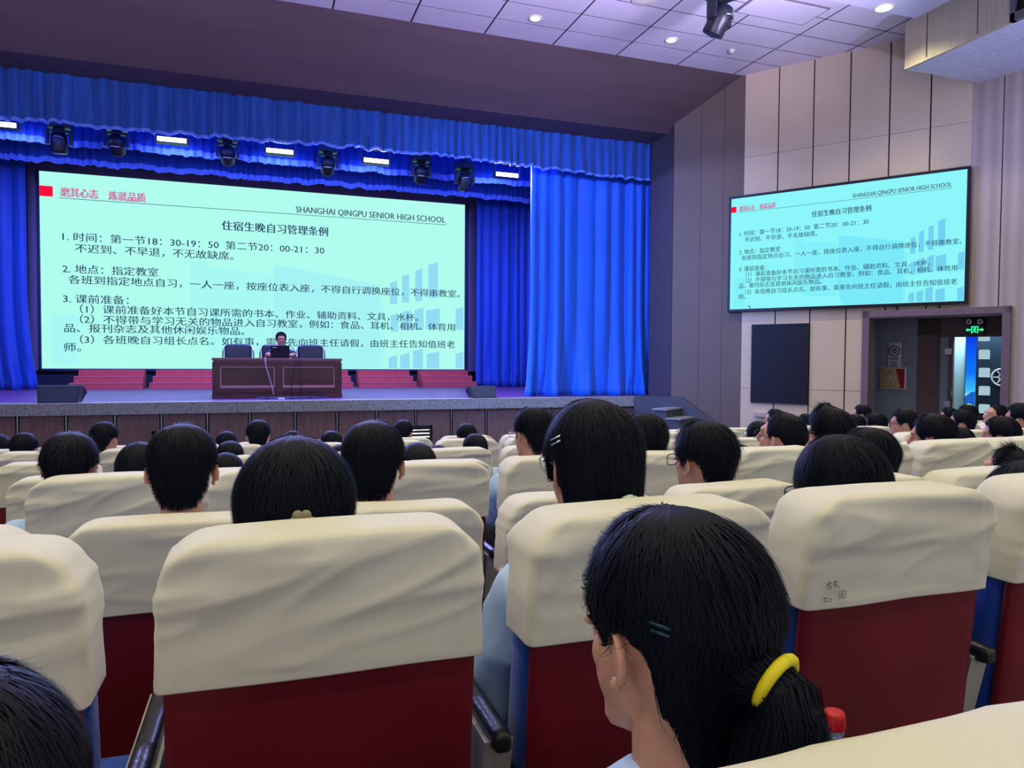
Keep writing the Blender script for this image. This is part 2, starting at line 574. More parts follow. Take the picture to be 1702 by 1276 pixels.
structure(m.build('wall_door_recess', [M_RECESS, M_RECBROWN]))
# ------------------------------------------------------------------ LED screens with the slide
G_BG = glow('screen_mint_white', srgb(176, 253, 240), 1.0)
G_BG2 = glow('screen_pale_cyan', srgb(140, 246, 250), 1.0)
G_TXT = glow('screen_ink', srgb(42, 66, 104), 1.0)
G_MAG = glow('screen_magenta', srgb(206, 70, 150), 1.0)
G_RED = glow('screen_red', srgb(250, 16, 62), 1.0)
G_GREY = glow('screen_grey', srgb(76, 96, 122), 1.0)
G_P1 = glow('screen_sky_tint', srgb(168, 249, 244), 1.0)
G_P2 = glow('screen_glass_tint', srgb(165, 243, 245), 1.0)
G_P3 = glow('screen_window_tint', srgb(146, 220, 243), 1.0)
G_Q1 = glow('side_screen_sky_tint', srgb(132, 240, 250), 1.0)
G_Q2 = glow('side_screen_glass_tint', srgb(122, 234, 250), 1.0)
G_Q3 = glow('side_screen_window_tint', srgb(116, 208, 240), 1.0)

SY = 20.30
S_X0, S_X1, S_Z0, S_Z1 = -4.855, 5.680, 1.535, 6.25
def norm(u, v):
    p = at(u, v, SY)
    return (p.x - S_X0) / (S_X1 - S_X0), (p.z - S_Z0) / (S_Z1 - S_Z0)

def text_mesh(body, x0, x1, zc, h, nm):
    """flat lettering scaled into x0..x1, characters h tall, centred on zc (in slide units)"""
    cu = bpy.data.curves.new(nm, 'FONT')
    cu.body = body
    cu.size = 1.0
    cu.resolution_u = 2
    o = bpy.data.objects.new(nm, cu)
    COL.objects.link(o)
    dg = bpy.context.evaluated_depsgraph_get()
    me = bpy.data.meshes.new_from_object(o.evaluated_get(dg))
    bpy.data.objects.remove(o)
    bpy.data.curves.remove(cu)
    n = len(me.vertices)
    co = np.zeros(n * 3); me.vertices.foreach_get('co', co); co = co.reshape(-1, 3)
    w0, w1 = co[:, 0].min(), co[:, 0].max()
    fs = [tuple(p.vertices) for p in me.polygons]
    bpy.data.meshes.remove(me)
    X = x0 + (co[:, 0] - w0) / (w1 - w0) * (x1 - x0)
    Z = zc + (co[:, 1] - 0.34) * h
    return X, Z, fs

# (writing, left pixel, right pixel, height in slide units, colour)
LINES = [
    ('header_text', '磨其心志', (101, 320), (163, 323), 0.052, 'mag', 0.0022),
    ('header_text', '炼就品质', (181, 326), (242, 329), 0.052, 'mag', 0.0022),
    ('school_name_text', 'SHANGHAI QINGPU SENIOR HIGH SCHOOL', (492, 349.5), (740, 364), 0.050, 'grey', 0.0010),
    ('title_text', '住宿生晚自习管理条例', (369, 377), (545, 384), 0.056, 'txt', 0.0012),
    ('body_text', '1. 时间：第一节18：30-19：50  第二节20：00-21：30', (104, 394), (539, 416), 0.050, 'txt', 0.0005),
    ('body_text', '不迟到、不早退，不无故缺席。', (125, 413), (388, 426), 0.050, 'txt', 0.0005),
    ('body_text', '2. 地点：指定教室', (104, 448), (263, 452), 0.050, 'txt', 0.0005),
    ('body_text', '各班到指定地点自习，一人一座，按座位表入座，不得自行调换座位，不得串教室。', (114, 466), (764, 488), 0.049, 'txt', 0.0005),
    ('body_text', '3. 课前准备：', (105, 496), (214, 500), 0.050, 'txt', 0.0005),
    ('body_text', '（1）课前准备好本节自习课所需的书本、作业、辅助资料、文具，水杯。', (133, 514), (695, 528), 0.049, 'txt', 0.0005),
    ('body_text', '（2）不得带与学习无关的物品进入自习教室，例如：食品、耳机、相机、体育用', (133, 530), (756, 545), 0.049, 'txt', 0.0005),
    ('body_text', '品、报刊杂志及其他休闲娱乐物品。', (107, 545), (406, 551), 0.049, 'txt', 0.0005),
    ('body_text', '（3）各班晚自习组长点名。如有事，需事先向班主任请假，由班主任告知值班老', (133, 562), (756, 575), 0.049, 'txt', 0.0005),
    ('body_text', '师。', (107, 577), (135, 578), 0.050, 'txt', 0.0005),
]
TM = []
for nm, body, pl, pr, h, c, fat in LINES:
    a, b = norm(*pl), norm(*pr)
    TM.append((nm,) + text_mesh(body, a[0], b[0], (a[1] + b[1]) / 2, h, nm) + (c, fat))

def npoly(pts):
    return [norm(*p) for p in pts]
PIC1 = [npoly([(85, 522), (130, 524), (130, 606), (85, 606)]), npoly([(315, 432), (345, 434), (345, 520), (315, 520)]),
        npoly([(345, 444), (450, 455), (450, 590), (345, 585)]), npoly([(630, 500), (640, 500), (640, 612), (630, 612)])]
PIC2 = [npoly([(455, 440), (490, 446), (632, 474), (632, 612), (470, 612), (452, 560)])]
PIC3 = []
for row in ([(648, 660, 466, 505), (668, 680, 455, 503), (690, 702, 446, 500), (712, 728, 436, 495)],
            [(649, 662, 520, 551), (667, 683, 515, 549), (689, 704, 511, 548), (708, 731, 512, 547), (757, 770, 510, 548)],
            [(646, 660, 590, 612), (665, 681, 586, 612), (686, 703, 579, 612), (709, 730, 584, 612), (757, 770, 584, 612)]):
    for u0, u1, v0, v1 in row:
        PIC3.append(npoly([(u0, v0 + 4), (u1, v0), (u1, v1), (u0, v1)]))

def screen(root, W, H, bg, tints, housing_mat, border, depth, first):
    """root's local x = along the screen, z up, y towards the back; origin at the lower left corner of the picture"""
    m = MB()
    m.box(-border[0], W + border[1], 0.004, depth, -border[2], H + border[3])
    hs = m.build('housing', [housing_mat], root, bevel=0.006)
    m = MB()
    m.box(0, W, -0.004, 0.006, 0, H)
    disp = m.build('display', [bg], root)
    def flat(name, polys, mt, y, parent=disp):
        q = MB()
        for p in polys:
            n = len(p)
            q.add([(x * W, y, z * H) for x, z in p], [tuple(range(n))], False)
        return q.build(name, [mt], parent)
    for q_ in PIC1: flat('sky_patch', [q_], tints[0], -0.0055)
    for q_ in PIC2: flat('glass_facade', [q_], tints[1], -0.0060)
    for q_ in PIC3: flat('pictured_window', [q_], tints[2], -0.0065)
    a, b = norm(66, 308), norm(88, 327)
    flat('red_square', [[(0.0, b[1]), (b[0], b[1]), (b[0], a[1]), (0.0, a[1])]], G_RED, -0.008)
    a, b = norm(99, 328.5), norm(742, 374)
    zc = (a[1] + b[1]) / 2
    flat('header_rule', [[(a[0], zc - 0.0016), (b[0], zc - 0.0016), (b[0], zc + 0.0016), (a[0], zc + 0.0016)]], G_GREY, -0.008)
    cm = {'mag': G_MAG, 'grey': G_GREY, 'txt': G_TXT}
    for nm, X, Z, fs, c, fat in TM:
        V = np.stack([X * W, np.full(len(X), -0.009), Z * H], 1)
        FS = list(fs)
        if fat:                                          # heavier strokes: the same letters laid twice, a hair apart
            n = len(V)
            V = np.concatenate([V - [fat * W / 2, 0, 0], V + [fat * W / 2, -0.0006, 0]])
            FS = FS + [tuple(i + n for i in f) for f in fs]
        link_mesh(nm, np_mesh(nm, V, FS, False), disp, [cm[c]])
    return hs, disp

r = empty('led_screen', (S_X0, SY, S_Z0))
tag(r, 'giant stage LED wall showing a mint coloured slide of Chinese study hall rules', 'screen')
hs, disp = screen(r, S_X1 - S_X0, S_Z1 - S_Z0, G_BG, (G_P1, G_P2, G_P3), mat('dark_violet_screen_frame', srgb(112, 98, 134), 0.5), (0.26, 0.34, 0.06, 0.23), 0.5, True)
m = MB()
W_, H_ = S_X1 - S_X0, S_Z1 - S_Z0
m.box(-0.06, -0.012, -0.03, 0.05, -0.055, H_ + 0.02)
m.box(W_ + 0.012, W_ + 0.10, -0.03, 0.05, -0.055, H_ + 0.02)
m.box(-0.06, W_ + 0.10, -0.03, 0.05, -0.055, -0.012)
m.build('inner_bezel', [mat('navy_bezel', srgb(34, 40, 84), 0.4)], r)

q = MB(); q.box(-0.2, W_ + 0.28, 0.10, 0.45, -(S_Z0 - ST), -0.06); q.build('support', [M_STAGEDARK], r)

# side screen, hung on the splayed wall
sa, za1 = on_wall(1216, 332, off=0.10); sb, zb1 = on_wall(1608, 280, off=0.10)
_, za0 = on_wall(1214, 514, off=0.10); _, zb0 = on_wall(1601, 500, off=0.10)
z1_, z0_ = (za1 + zb1) / 2, (za0 + zb0) / 2
X2 = frame_xf(A0 - Vector((-DW.y, DW.x, 0)) * 0.10 + DW * sa, DW)
r2 = empty('side_screen', (0, 0, 0))
r2.matrix_world = Matrix.Translation(Vector((0, 0, z0_))) @ X2
tag(r2, 'smaller wall screen on the right side wall repeating the cyan slide', 'screen')
screen(r2, sb - sa, z1_ - z0_, G_BG2, (G_Q1, G_Q2, G_Q3), mat('black_screen_case', (0.01, 0.012, 0.03, 1), 0.4), (0.05, 0.05, 0.05, 0.05), 0.085, False)
q = MB(); q.add([(0.092 * (sb - sa), -0.010, 0.062), (0.097 * (sb - sa), -0.010, 0.062), (0.108 * (sb - sa), -0.010, 0.006), (0.103 * (sb - sa), -0.010, 0.006)], [(0, 1, 2, 3)], False); q.build('mouse_pointer', [G_TXT], [c for c in r2.children if c.name.startswith('display')][0])
# two short hangers under the side screen
q = MB()
for t in (2.77, 3.37):
    q.box(t - 0.012, t + 0.012, 0.02, 0.06, -0.24, -0.04)
q.build('hanger', [M_BLACK], r2)

# ------------------------------------------------------------------ curtains
M_VAL = mat('royal_blue_velvet', (0.005, 0.075, 0.40, 1), 0.65, sheen=0.25, noise_amt=0.2, noise_scale=3, stretch=(3, 3, 0.3))
M_LEG = mat('bright_blue_cloth', (0.008, 0.15, 0.90, 1), 0.55, sheen=0.2, noise_amt=0.1, noise_scale=3, stretch=(3, 3, 0.3))
M_REARLEG = mat('deep_blue_cloth', (0.003, 0.055, 0.42, 1), 0.6, sheen=0.15, noise_amt=0.1, noise_scale=3, stretch=(3, 3, 0.3))
M_HEM = mat('pale_blue_hem', (0.12, 0.26, 0.95, 1), 0.6)

def curtain(name, x0, x1, y, z1, zbot, pitch, amp, seed, mt, rows=14, flare=0.0, hem=None, spread=(0, 0), ragged=0.02, puddle=0.0):
    rnd = random.Random(seed)
    n = max(40, int((x1 - x0) / pitch * 9))
    ph = []
    p = 0.0
    for i in range(n + 1):
        p += 2 * math.pi / 9 * (0.72 + 0.56 * noise.noise(Vector((i * 0.045, seed * 3.1, 0.5))) + 0.28)
        ph.append(p)
    V, F = [], []
    for j in range(rows + 1):
        t = j / rows
        for i in range(n + 1):
            s = i / n
            x = x0 + (x1 - x0) * s
            zb = zbot(x) if callable(zbot) else zbot
            zb += ragged * noise.noise(Vector((x * 4.0, seed, 1.7))) + 0.35 * ragged * noise.noise(Vector((x * 17.0, seed, 4.7)))
            z = z1 + (zb - z1) * t
            a = amp * (0.7 + 0.5 * noise.noise(Vector((x * 1.3, t * 0.7, seed + 9.0)))) * (0.75 + 0.35 * t)
            q_ = ph[i] + 0.6 * t * noise.noise(Vector((x * 0.9, seed, 2.2)))
            dp_ = 0.45 + 0.85 * max(0.0, 0.5 + noise.noise(Vector((x * 2.1, seed * 1.9, 0.3 * t))))
            yy = y - a * dp_ * (2 * abs(math.sin(q_ / 2)) ** 0.55 - 1) + 0.30 * a * math.sin(0.37 * q_ + seed + 1.2 * t)
            if flare:
                e = max(0.0, (t - 0.62) / 0.38) ** 2
                yy -= flare * e * (0.6 + 0.6 * math.sin(ph[i] * 0.5))
                xx = x + spread[0] * e * (1 - s) + spread[1] * e * s
            else:
                xx = x
            if puddle and t > 0.9:
                e = (t - 0.9) / 0.1
                yy += puddle * e * noise.noise(Vector((x * 9.0, t * 8.0, seed)))
                xx += puddle * 0.6 * e * noise.noise(Vector((x * 8.0, t * 9.0, seed + 5)))
            V.append((xx, yy, z))
    w = n + 1
    mi = []
    for j in range(rows):
        for i in range(n):
            F.append((j * w + i, j * w + i + 1, (j + 1) * w + i + 1, (j + 1) * w + i))
            mi.append(1 if (hem is not None and j == rows - 1) else 0)
    me = np_mesh(name, V, F, True, mi)
    o = link_mesh(name, me, None, [mt] + ([hem] if hem is not None else []))
    md = o.modifiers.new('solid', 'SOLIDIFY')
    md.thickness = 0.008
    md.offset = 0
    return o

Z18 = EYE.z
def vb(x):
    return Z18 + 3.75 + 0.05 * math.sin(x * 0.5)
o = curtain('valance_curtain', -6.9, 7.72, 13.44, 6.32, vb, 0.19, 0.095, 1, M_VAL, rows=16, hem=M_HEM, ragged=0.05)
tag(o, 'tall dark blue pleated valance across the top of the stage opening', 'curtain', 'blue valances above the stage')
o = curtain('valance_curtain', -7.6, 7.2, 15.5, 6.9, lambda x: Z18 + 3.90, 0.16, 0.06, 2, M_REARLEG, rows=10, hem=M_HEM, ragged=0.05)
tag(o, 'bright blue short valance behind the row of stage lamps', 'curtain', 'blue valances above the stage')
o = curtain('valance_curtain', -8.4, 8.6, 17.5, 7.0, lambda x: Z18 + 4.02, 0.14, 0.05, 3, M_REARLEG, rows=10, hem=M_HEM, ragged=0.06)
tag(o, 'rearmost blue valance hanging just above the giant stage screen', 'curtain', 'blue valances above the stage')
o = curtain('stage_curtain', 5.22, 7.98, 13.80, 6.9, ST + 0.01, 0.25, 0.12, 4, M_LEG, rows=46, flare=0.18, spread=(-0.16, 0.0), ragged=0.0, puddle=0.10)
tag(o, 'bright blue full length curtain gathered at the right side of the stage front', 'curtain', 'full length blue stage curtains')
o = curtain('stage_curtain', 5.65, 8.9, 19.02, 7.0, ST + 0.01, 0.24, 0.11, 5, M_REARLEG, rows=40, flare=0.10, spread=(-0.04, 0.0), ragged=0.0, puddle=0.1)
tag(o, 'darker blue full length curtain just right of the giant stage screen', 'curtain', 'full length blue stage curtains')
o = curtain('stage_curtain', -7.4, -4.78, 18.9, 7.0, ST + 0.01, 0.24, 0.11, 6, M_REARLEG, rows=40, flare=0.12, spread=(0.0, 0.20), ragged=0.0, puddle=0.1)
tag(o, 'blue full length curtain at the left edge beside the giant stage screen', 'curtain', 'full length blue stage curtains')

# ------------------------------------------------------------------ stage lamps on the front pipe
G_WHITE = glow('lamp_white', (0.93, 0.93, 1.0, 1), 6.0)
m = MB()
m.tube([(-7.0, 14.42, Z18 + 4.22), (7.6, 14.42, Z18 + 4.22)], 0.03, 8)
o = m.build('lighting_pipe', [M_DARKMETAL])
tag(o, 'black steel pipe carrying the row of stage lamps behind the front valance', 'pipe')
def panel_lamp(x, z, label):
    r = empty('stage_panel_lamp', (x, 14.30, z))
    tag(r, label, 'stage light', 'bright strip lamps over the stage')
    m = MB(); m.box(-0.26, 0.26, -0.03, 0.14, -0.055, 0.062); m.build('housing', [M_DARKMETAL], r, 0.008)
    m = MB(); m.box(-0.235, 0.235, -0.045, -0.028, -0.038, 0.036); m.build('lit_panel', [G_WHITE], r)
    m = MB()
    m.box(-0.29, -0.265, -0.01, 0.02, -0.03, 0.20); m.box(0.265, 0.29, -0.01, 0.02, -0.03, 0.20); m.box(-0.29, 0.29, -0.01, 0.02, 0.20, 0.225)
    m.box(-0.02, 0.02, 0.0, 0.13, 0.225, 0.255); m.box(-0.03, 0.03, 0.07, 0.17, 0.25, EYE.z + 4.191 - z)
    m.build('bracket', [M_DARKMETAL], r)
names = ['at the far left edge above the stage', 'between the second and third moving heads from the left', 'between the third and fourth moving heads from the left', 'between the fourth and fifth moving heads from the left', 'at the right end of the stage lamp row']
for (px, pz), nm in zip(PANEL_X, names):
    panel_lamp(px, pz + Z18, 'glowing white strip lamp ' + nm)
M_LENS = mat('dark_glass_lens', (0.02, 0.02, 0.05, 1), 0.08, spec=0.8)
M_HEADSHELL = mat('moving_head_shell', (0.008, 0.011, 0.018, 1), 0.4, spec=0.4)
def moving_head(loc, label, group, s=1.0, tilt=0.5, yaw=0.0, nm='moving_head_lamp'):
    r = empty(nm, loc, yaw)
    r.scale = (s, s, s)
    tag(r, label, 'stage light', group)
    if nm == 'moving_head_lamp' and s == 1.0:
        m = MB(); m.box(-0.03, 0.03, -0.025, 0.025, 0.12, EYE.z + 4.191 - loc[2]); m.build('clamp', [M_DARKMETAL], r)
    m = MB(); m.box(-0.17, 0.17, -0.15, 0.15, -0.08, 0.05); m.box(-0.05, 0.05, -0.05, 0.05, 0.05, 0.13); m.build('base', [M_HEADSHELL], r, 0.015)
    m = MB(); m.cyl((0, 0, -0.08), (0, 0, -0.11), 0.09); m.box(-0.20, 0.20, -0.05, 0.05, -0.15, -0.11)
    m.box(-0.20, -0.15, -0.06, 0.06, -0.36, -0.12); m.box(0.15, 0.20, -0.06, 0.06, -0.36, -0.12); m.build('yoke', [M_HEADSHELL], r, 0.012)
    X = Matrix.Translation((0, 0, -0.31)) @ Matrix.Rotation(tilt, 4, 'X')
    m = MB(X)
    m.lathe([(0.03, 0.17), (0.10, 0.15), (0.13, 0.06), (0.135, -0.02), (0.12, -0.08), (0.125, -0.16), (0.115, -0.18), (0.10, -0.18)], n=18)
    h = m.build('head', [M_HEADSHELL], r)
    m = MB(X); m.lathe([(0.02, -0.172), (0.098, -0.180), (0.095, -0.187), (0.02, -0.196)], n=18); m.build('lens', [M_LENS], h)
    m = MB(X); m.tube([(-0.09, -0.11, 0.05), (-0.03, -0.135, 0.075), (0.03, -0.135, 0.075), (0.09, -0.11, 0.05)], 0.012, 6); m.build('handle', [M_SILVER], h)
for i, (px, pz) in enumerate([(-3.15, 3.784), (-2.271, 3.838), (-0.465, 3.837), (1.32, 3.817), (3.127, 3.816), (4.028, 3.744)]):
    lab = ['leftmost black moving head lamp over the stage', 'second black moving head lamp from the left over the stage', 'third black moving head lamp from the left over the stage', 'fourth black moving head lamp from the left over the stage', 'fifth black moving head lamp from the left over the stage', 'rightmost black moving head lamp over the stage, hanging lower'][i]
    moving_head((px, 14.42, pz + Z18 + 0.20), lab, 'moving heads over the stage', 1.0, [0.1, 1.0, 1.1, 1.0, 1.0, 0.2][i])
_d = ray(1196, -14); _q = EYE + _d * ((CEIL - 0.18 - EYE.z) / _d.z)
moving_head((_q.x, _q.y, CEIL - 0.18), 'large black moving head lamp hanging from the hall ceiling', None, 1.2, 0.5, 0.5)
# ------------------------------------------------------------------ things on the stage
M_RISER = mat('red_carpet_board', srgb(208, 82, 80), 0.7, noise_amt=0.06)
M_RISERTOP = mat('pink_riser_edge', srgb(206, 120, 130), 0.6)
RU = [(-3.963, -2.469), (-2.331, -0.84), (-0.70, 0.79), (0.93, 2.339), (2.475, 3.96), (4.135, 5.594)]
RL = ['leftmost red stepped choir riser under the stage screen', 'second red choir riser from the left, left of the desk', 'red choir riser mostly hidden behind the left half of the desk', 'red choir riser whose right end shows just right of the desk', 'red choir riser second from the right under the stage screen', 'rightmost red stepped choir riser under the stage screen']
for (a, b), lab in zip(RU, RL):
    r = empty('choir_riser', ((a + b) / 2, 18.72, ST))
    tag(r, lab, 'riser', 'red choir risers along the stage screen')
    w = (b - a) / 2
    for k in range(3):
        m = MB()
        ins = 0.03 * k
        m.box(-w + ins, w - ins, 0.34 * k, 0.34 * (k + 1), 0.0, 0.145 * (k + 1))
        m.m = 1
        m.box(-w + ins, w - ins, 0.34 * k - 0.012, 0.34 * k + 0.03, 0.145 * (k + 1) - 0.014, 0.145 * (k + 1) + 0.003)
        m.build('step', [M_RISER, M_RISERTOP], r)
# conference desk
M_DESK = mat('dark_rosewood_varnish', srgb(84, 34, 44), 0.25, spec=0.6, noise_amt=0.3, noise_scale=3, stretch=(1, 4, 8))
M_DESKTOP = mat('rosewood_top_varnish', srgb(140, 88, 104), 0.2, spec=0.6, noise_amt=0.15, noise_scale=3, stretch=(1, 6, 6))
M_MOULD = mat('pale_rosewood_moulding', srgb(196, 142, 160), 0.25, spec=0.6)
DX0, DX1, DY = -0.735, 1.535, 14.05
dk = empty('conference_desk', ((DX0 + DX1) / 2, DY + 0.35, ST))
tag(dk, 'long dark rosewood desk with two framed front panels on the stage', 'desk')
W = (DX1 - DX0) / 2; DH = 0.735
m = MB(); m.box(-W - 0.005, W + 0.005, -0.37, 0.40, DH - 0.05, DH); m.box(-W + 0.015, W - 0.015, -0.35, 0.38, DH - 0.075, DH - 0.05); m.build('tabletop', [M_DESKTOP], dk, 0.008)
m = MB()
m.box(-W + 0.02, W - 0.02, -0.30, -0.27, 0.10, DH - 0.075)
for x0, x1 in ((-W, -W + 0.13), (-0.07, 0.07), (W - 0.13, W)):
    m.box(x0, x1, -0.345, -0.29, 0.10, DH - 0.075)
m.box(-W + 0.01, W - 0.01, -0.342, -0.292, DH - 0.145, DH - 0.076); m.box(-W + 0.01, W - 0.01, -0.342, -0.292, 0.101, 0.19)
m.build('front_panel', [M_DESK], dk, 0.006)
for x0, x1 in ((-W + 0.13, -0.07), (0.07, W - 0.13)):
    m = MB()
    for a, b, c, d in ((x0, x1, DH - 0.175, DH - 0.145), (x0, x1, 0.19, 0.235), (x0, x0 + 0.02, 0.19, DH - 0.145), (x1 - 0.02, x1, 0.19, DH - 0.145)):
        m.prism([(-0.30, c), (-0.335, c), (-0.318, d), (-0.30, d)], a, b, axis='x')
    m.build('panel_moulding', [M_MOULD], dk)
m = MB(); m.box(-W - 0.005, W + 0.005, -0.365, -0.26, 0.0, 0.075); m.box(-W, W, -0.355, -0.265, 0.075, 0.10); m.build('plinth', [M_DESK], dk, 0.006)
m = MB()
m.box(-W, -W + 0.03, -0.29, 0.34, 0.0, DH - 0.075); m.box(W - 0.03, W, -0.29, 0.34, 0.0, DH - 0.075); m.build('side_panel', [M_DESK], dk)
# leather armchairs behind the desk
M_LEATHER = mat('dark_blue_leather', (0.012, 0.018, 0.05, 1), 0.3, spec=0.7, bump=0.1, bump_scale=120)
def rounded_slab(w, z0, z1, y0, y1, rc, rb=0.02, nx=18, nz=14, ny=4):
    """padded slab: rounded top corners in front view, rounded edges all round (verts, faces)"""
    bm = bmesh.new()
    V = {}
    def vert(i, j, k):
        key = (i, j, k)
        if key in V: return V[key]
        x = -w / 2 + w * i / nx; y = y0 + (y1 - y0) * j / ny; z = z0 + (z1 - z0) * k / nz
        c = Vector((max(-w / 2 + rb, min(w / 2 - rb, x)), max(y0 + rb, min(y1 - rb, y)), max(z0 + rb, min(z1 - rb, z))))
        d = Vector((x, y, z)) - c
        if d.length > 1e-9: p = c + d.normalized() * rb
        else: p = Vector((x, y, z))
        if p.z > z1 - rc:
            h = p.z - (z1 - rc)
            hw = w / 2 - rc + math.sqrt(max(0.0, rc * rc - h * h))
            p.x *= hw / (w / 2)
        V[key] = bm.verts.new(p)
        return V[key]
    for i in range(nx):
        for k in range(nz):
            bm.faces.new((vert(i, 0, k), vert(i + 1, 0, k), vert(i + 1, 0, k + 1), vert(i, 0, k + 1)))
            bm.faces.new((vert(i, ny, k), vert(i, ny, k + 1), vert(i + 1, ny, k + 1), vert(i + 1, ny, k)))
    for j in range(ny):
        for k in range(nz):
            bm.faces.new((vert(0, j, k), vert(0, j, k + 1), vert(0, j + 1, k + 1), vert(0, j + 1, k)))
            bm.faces.new((vert(nx, j, k), vert(nx, j + 1, k), vert(nx, j + 1, k + 1), vert(nx, j, k + 1)))
    for i in range(nx):
        for j in range(ny):
            bm.faces.new((vert(i, j, 0), vert(i, j + 1, 0), vert(i + 1, j + 1, 0), vert(i + 1, j, 0)))
            bm.faces.new((vert(i, j, nz), vert(i + 1, j, nz), vert(i + 1, j + 1, nz), vert(i, j + 1, nz)))
    bm.verts.index_update()
    vs = [v.co.copy() for v in bm.verts]
    fs = [[v.index for v in f.verts] for f in bm.faces]
    bm.free()
    return vs, fs
def office_chair(x, label):
    r = empty('leather_armchair', (x, 15.06, ST))
    tag(r, label, 'chair', 'leather armchairs behind the desk')
    m = MB(); m.add(*rounded_slab(0.50, 0.50, 1.005, 0.10, 0.19, 0.07, 0.035), smooth=True); m.build('backrest', [M_LEATHER], r)
    m = MB(); m.add(*rounded_slab(0.52, 0.36, 0.445, -0.30, 0.12, 0.01, 0.03), smooth=True); m.build('seat', [M_LEATHER], r)
    for s in (-1, 1):
        m = MB()
        m.tube([(s * 0.27, 0.14, 0.94), (s * 0.28, 0.15, 0.80), (s * 0.285, 0.13, 0.66), (s * 0.285, -0.2, 0.64), (s * 0.285, -0.24, 0.44), (s * 0.285, 0.12, 0.42)], 0.016, 8)
        m.tube([(s * 0.285, -0.2, 0.44), (s * 0.285, -0.23, 0.02), (s * 0.285, 0.18, 0.02)], 0.015, 8)
        m.build('side_frame', [M_SILVER], r)
office_chair(-0.32, 'dark blue leather armchair on the left behind the stage desk')
office_chair(0.36, 'leather armchair in the middle behind the desk with the speaking man in it')
office_chair(1.04, 'dark blue leather armchair on the right behind the stage desk')
# laptop
lp = empty('laptop', (0.43, DY + 0.28, ST + DH))
tag(lp, 'open black laptop on the stage desk in front of the speaking man', 'laptop')
m = MB(); m.box(-0.17, 0.17, -0.02, 0.22, 0.0, 0.018); m.build('keyboard_base', [M_DARKMETAL], lp, 0.004)
m = MB(Matrix.Translation((0, -0.02, 0.018)) @ Matrix.Rotation(math.radians(12), 4, 'X')); m.box(-0.17, 0.17, -0.008, 0.008, 0.0, 0.225); ld_ = m.build('lid', [mat('black_laptop_lid', (0.012, 0.016, 0.03, 1), 0.4)], lp, 0.004)
m = MB(Matrix.Translation((0, -0.02, 0.018)) @ Matrix.Rotation(math.radians(12), 4, 'X')); m.box(-0.135, -0.06, -0.0095, -0.0075, 0.178, 0.196); m.build('lid_badge', [mat('pale_badge', srgb(205, 215, 230), 0.4)], ld_)
# microphone on the desk
mc = empty('desk_microphone', (0.70, DY + 0.20, ST + DH))
tag(mc, 'slim gooseneck microphone rising behind the laptop lid on the desk', 'microphone')
m = MB(); m.box(-0.06, 0.06, -0.05, 0.05, 0, 0.03); m.build('base', [M_DARKMETAL], mc, 0.006)
m = MB(); m.tube([(0, 0, 0.03), (-0.02, 0.04, 0.16), (-0.10, 0.12, 0.27), (-0.17, 0.20, 0.30)], 0.006, 6); m.build('gooseneck', [M_DARKMETAL], mc)
m = MB(); m.tube([(-0.17, 0.20, 0.30), (-0.21, 0.24, 0.31)], 0.014, 8); m.build('capsule', [M_DARKMETAL], mc)
# cables
M_WHITECABLE = mat('white_cable', srgb(210, 205, 220), 0.5)
M_DARKCABLE = mat('dark_cable', srgb(66, 44, 60), 0.5)
def cable(pts, r, mt, label):
    m = MB(); m.tube(pts, r, 6); tag(m.build('cable', [mt]), label, 'cable', 'cables hanging down the desk front')
yf = DY - 0.035
def dp(u, v, y=yf): p = at(u, v, y); return (p.x, p.y, p.z)
cable([(dp(441, 597)[0], DY + 0.05, ST + DH + 0.008), (dp(441, 597)[0], yf + 0.005, ST + DH + 0.006), dp(441.5, 606), dp(446, 622), dp(451, 638), dp(454, 650), dp(455, 656, yf - 0.02)], 0.009, M_WHITECABLE, 'white cable hanging down the middle of the desk front')
cable([(dp(493, 597)[0], DY + 0.05, ST + DH + 0.008), (dp(493, 597)[0], yf + 0.005, ST + DH + 0.006), dp(492, 608), dp(487, 626), dp(484, 646), dp(485, 656, yf - 0.02)], 0.007, M_DARKCABLE, 'dark cable slanting down the right half of the desk front')
cable([(dp(498, 597)[0], DY + 0.05, ST + DH + 0.008), (dp(498, 597)[0], yf + 0.005, ST + DH + 0.006), dp(499, 610), dp(500, 630), dp(501, 655, yf - 0.02)], 0.006, M_DARKCABLE, 'thin straight dark cable down the right half of the desk front')
rnd = random.Random(5)
m = MB()
for k in range(9):
    cx_ = 0.05 + 0.10 * k + rnd.uniform(-0.05, 0.05)
    pts = []
    for i in range(16):
        a = i * 0.55 + k
        pts.append((cx_ + 0.16 * math.cos(a) + 0.02 * i, DY - 0.47 + 0.05 * math.sin(a * 1.3) , ST + 0.012 + 0.03 * abs(math.sin(a * 0.7 + k))))
    m.tube(pts, 0.007, 5)
tag(m.build('cable_tangle', [mat('blue_grey_cable', srgb(74, 78, 120), 0.5)]), 'tangle of cables lying on the stage in front of the desk', 'cables', kind='stuff')
m = MB(); m.add(*rounded_slab(0.12, 0, 0.035, -0.03, 0.03, 0.01, 0.012, 6, 4, 4), smooth=True)
o = m.build('power_plug', [mat('white_plug', srgb(225, 225, 230), 0.4)]); o.location = (dp(466, 663)[0], DY - 0.60, ST + 0.05)
o.location.z = ST
tag(o, 'small white plug block lying among the cables before the desk', 'plug')
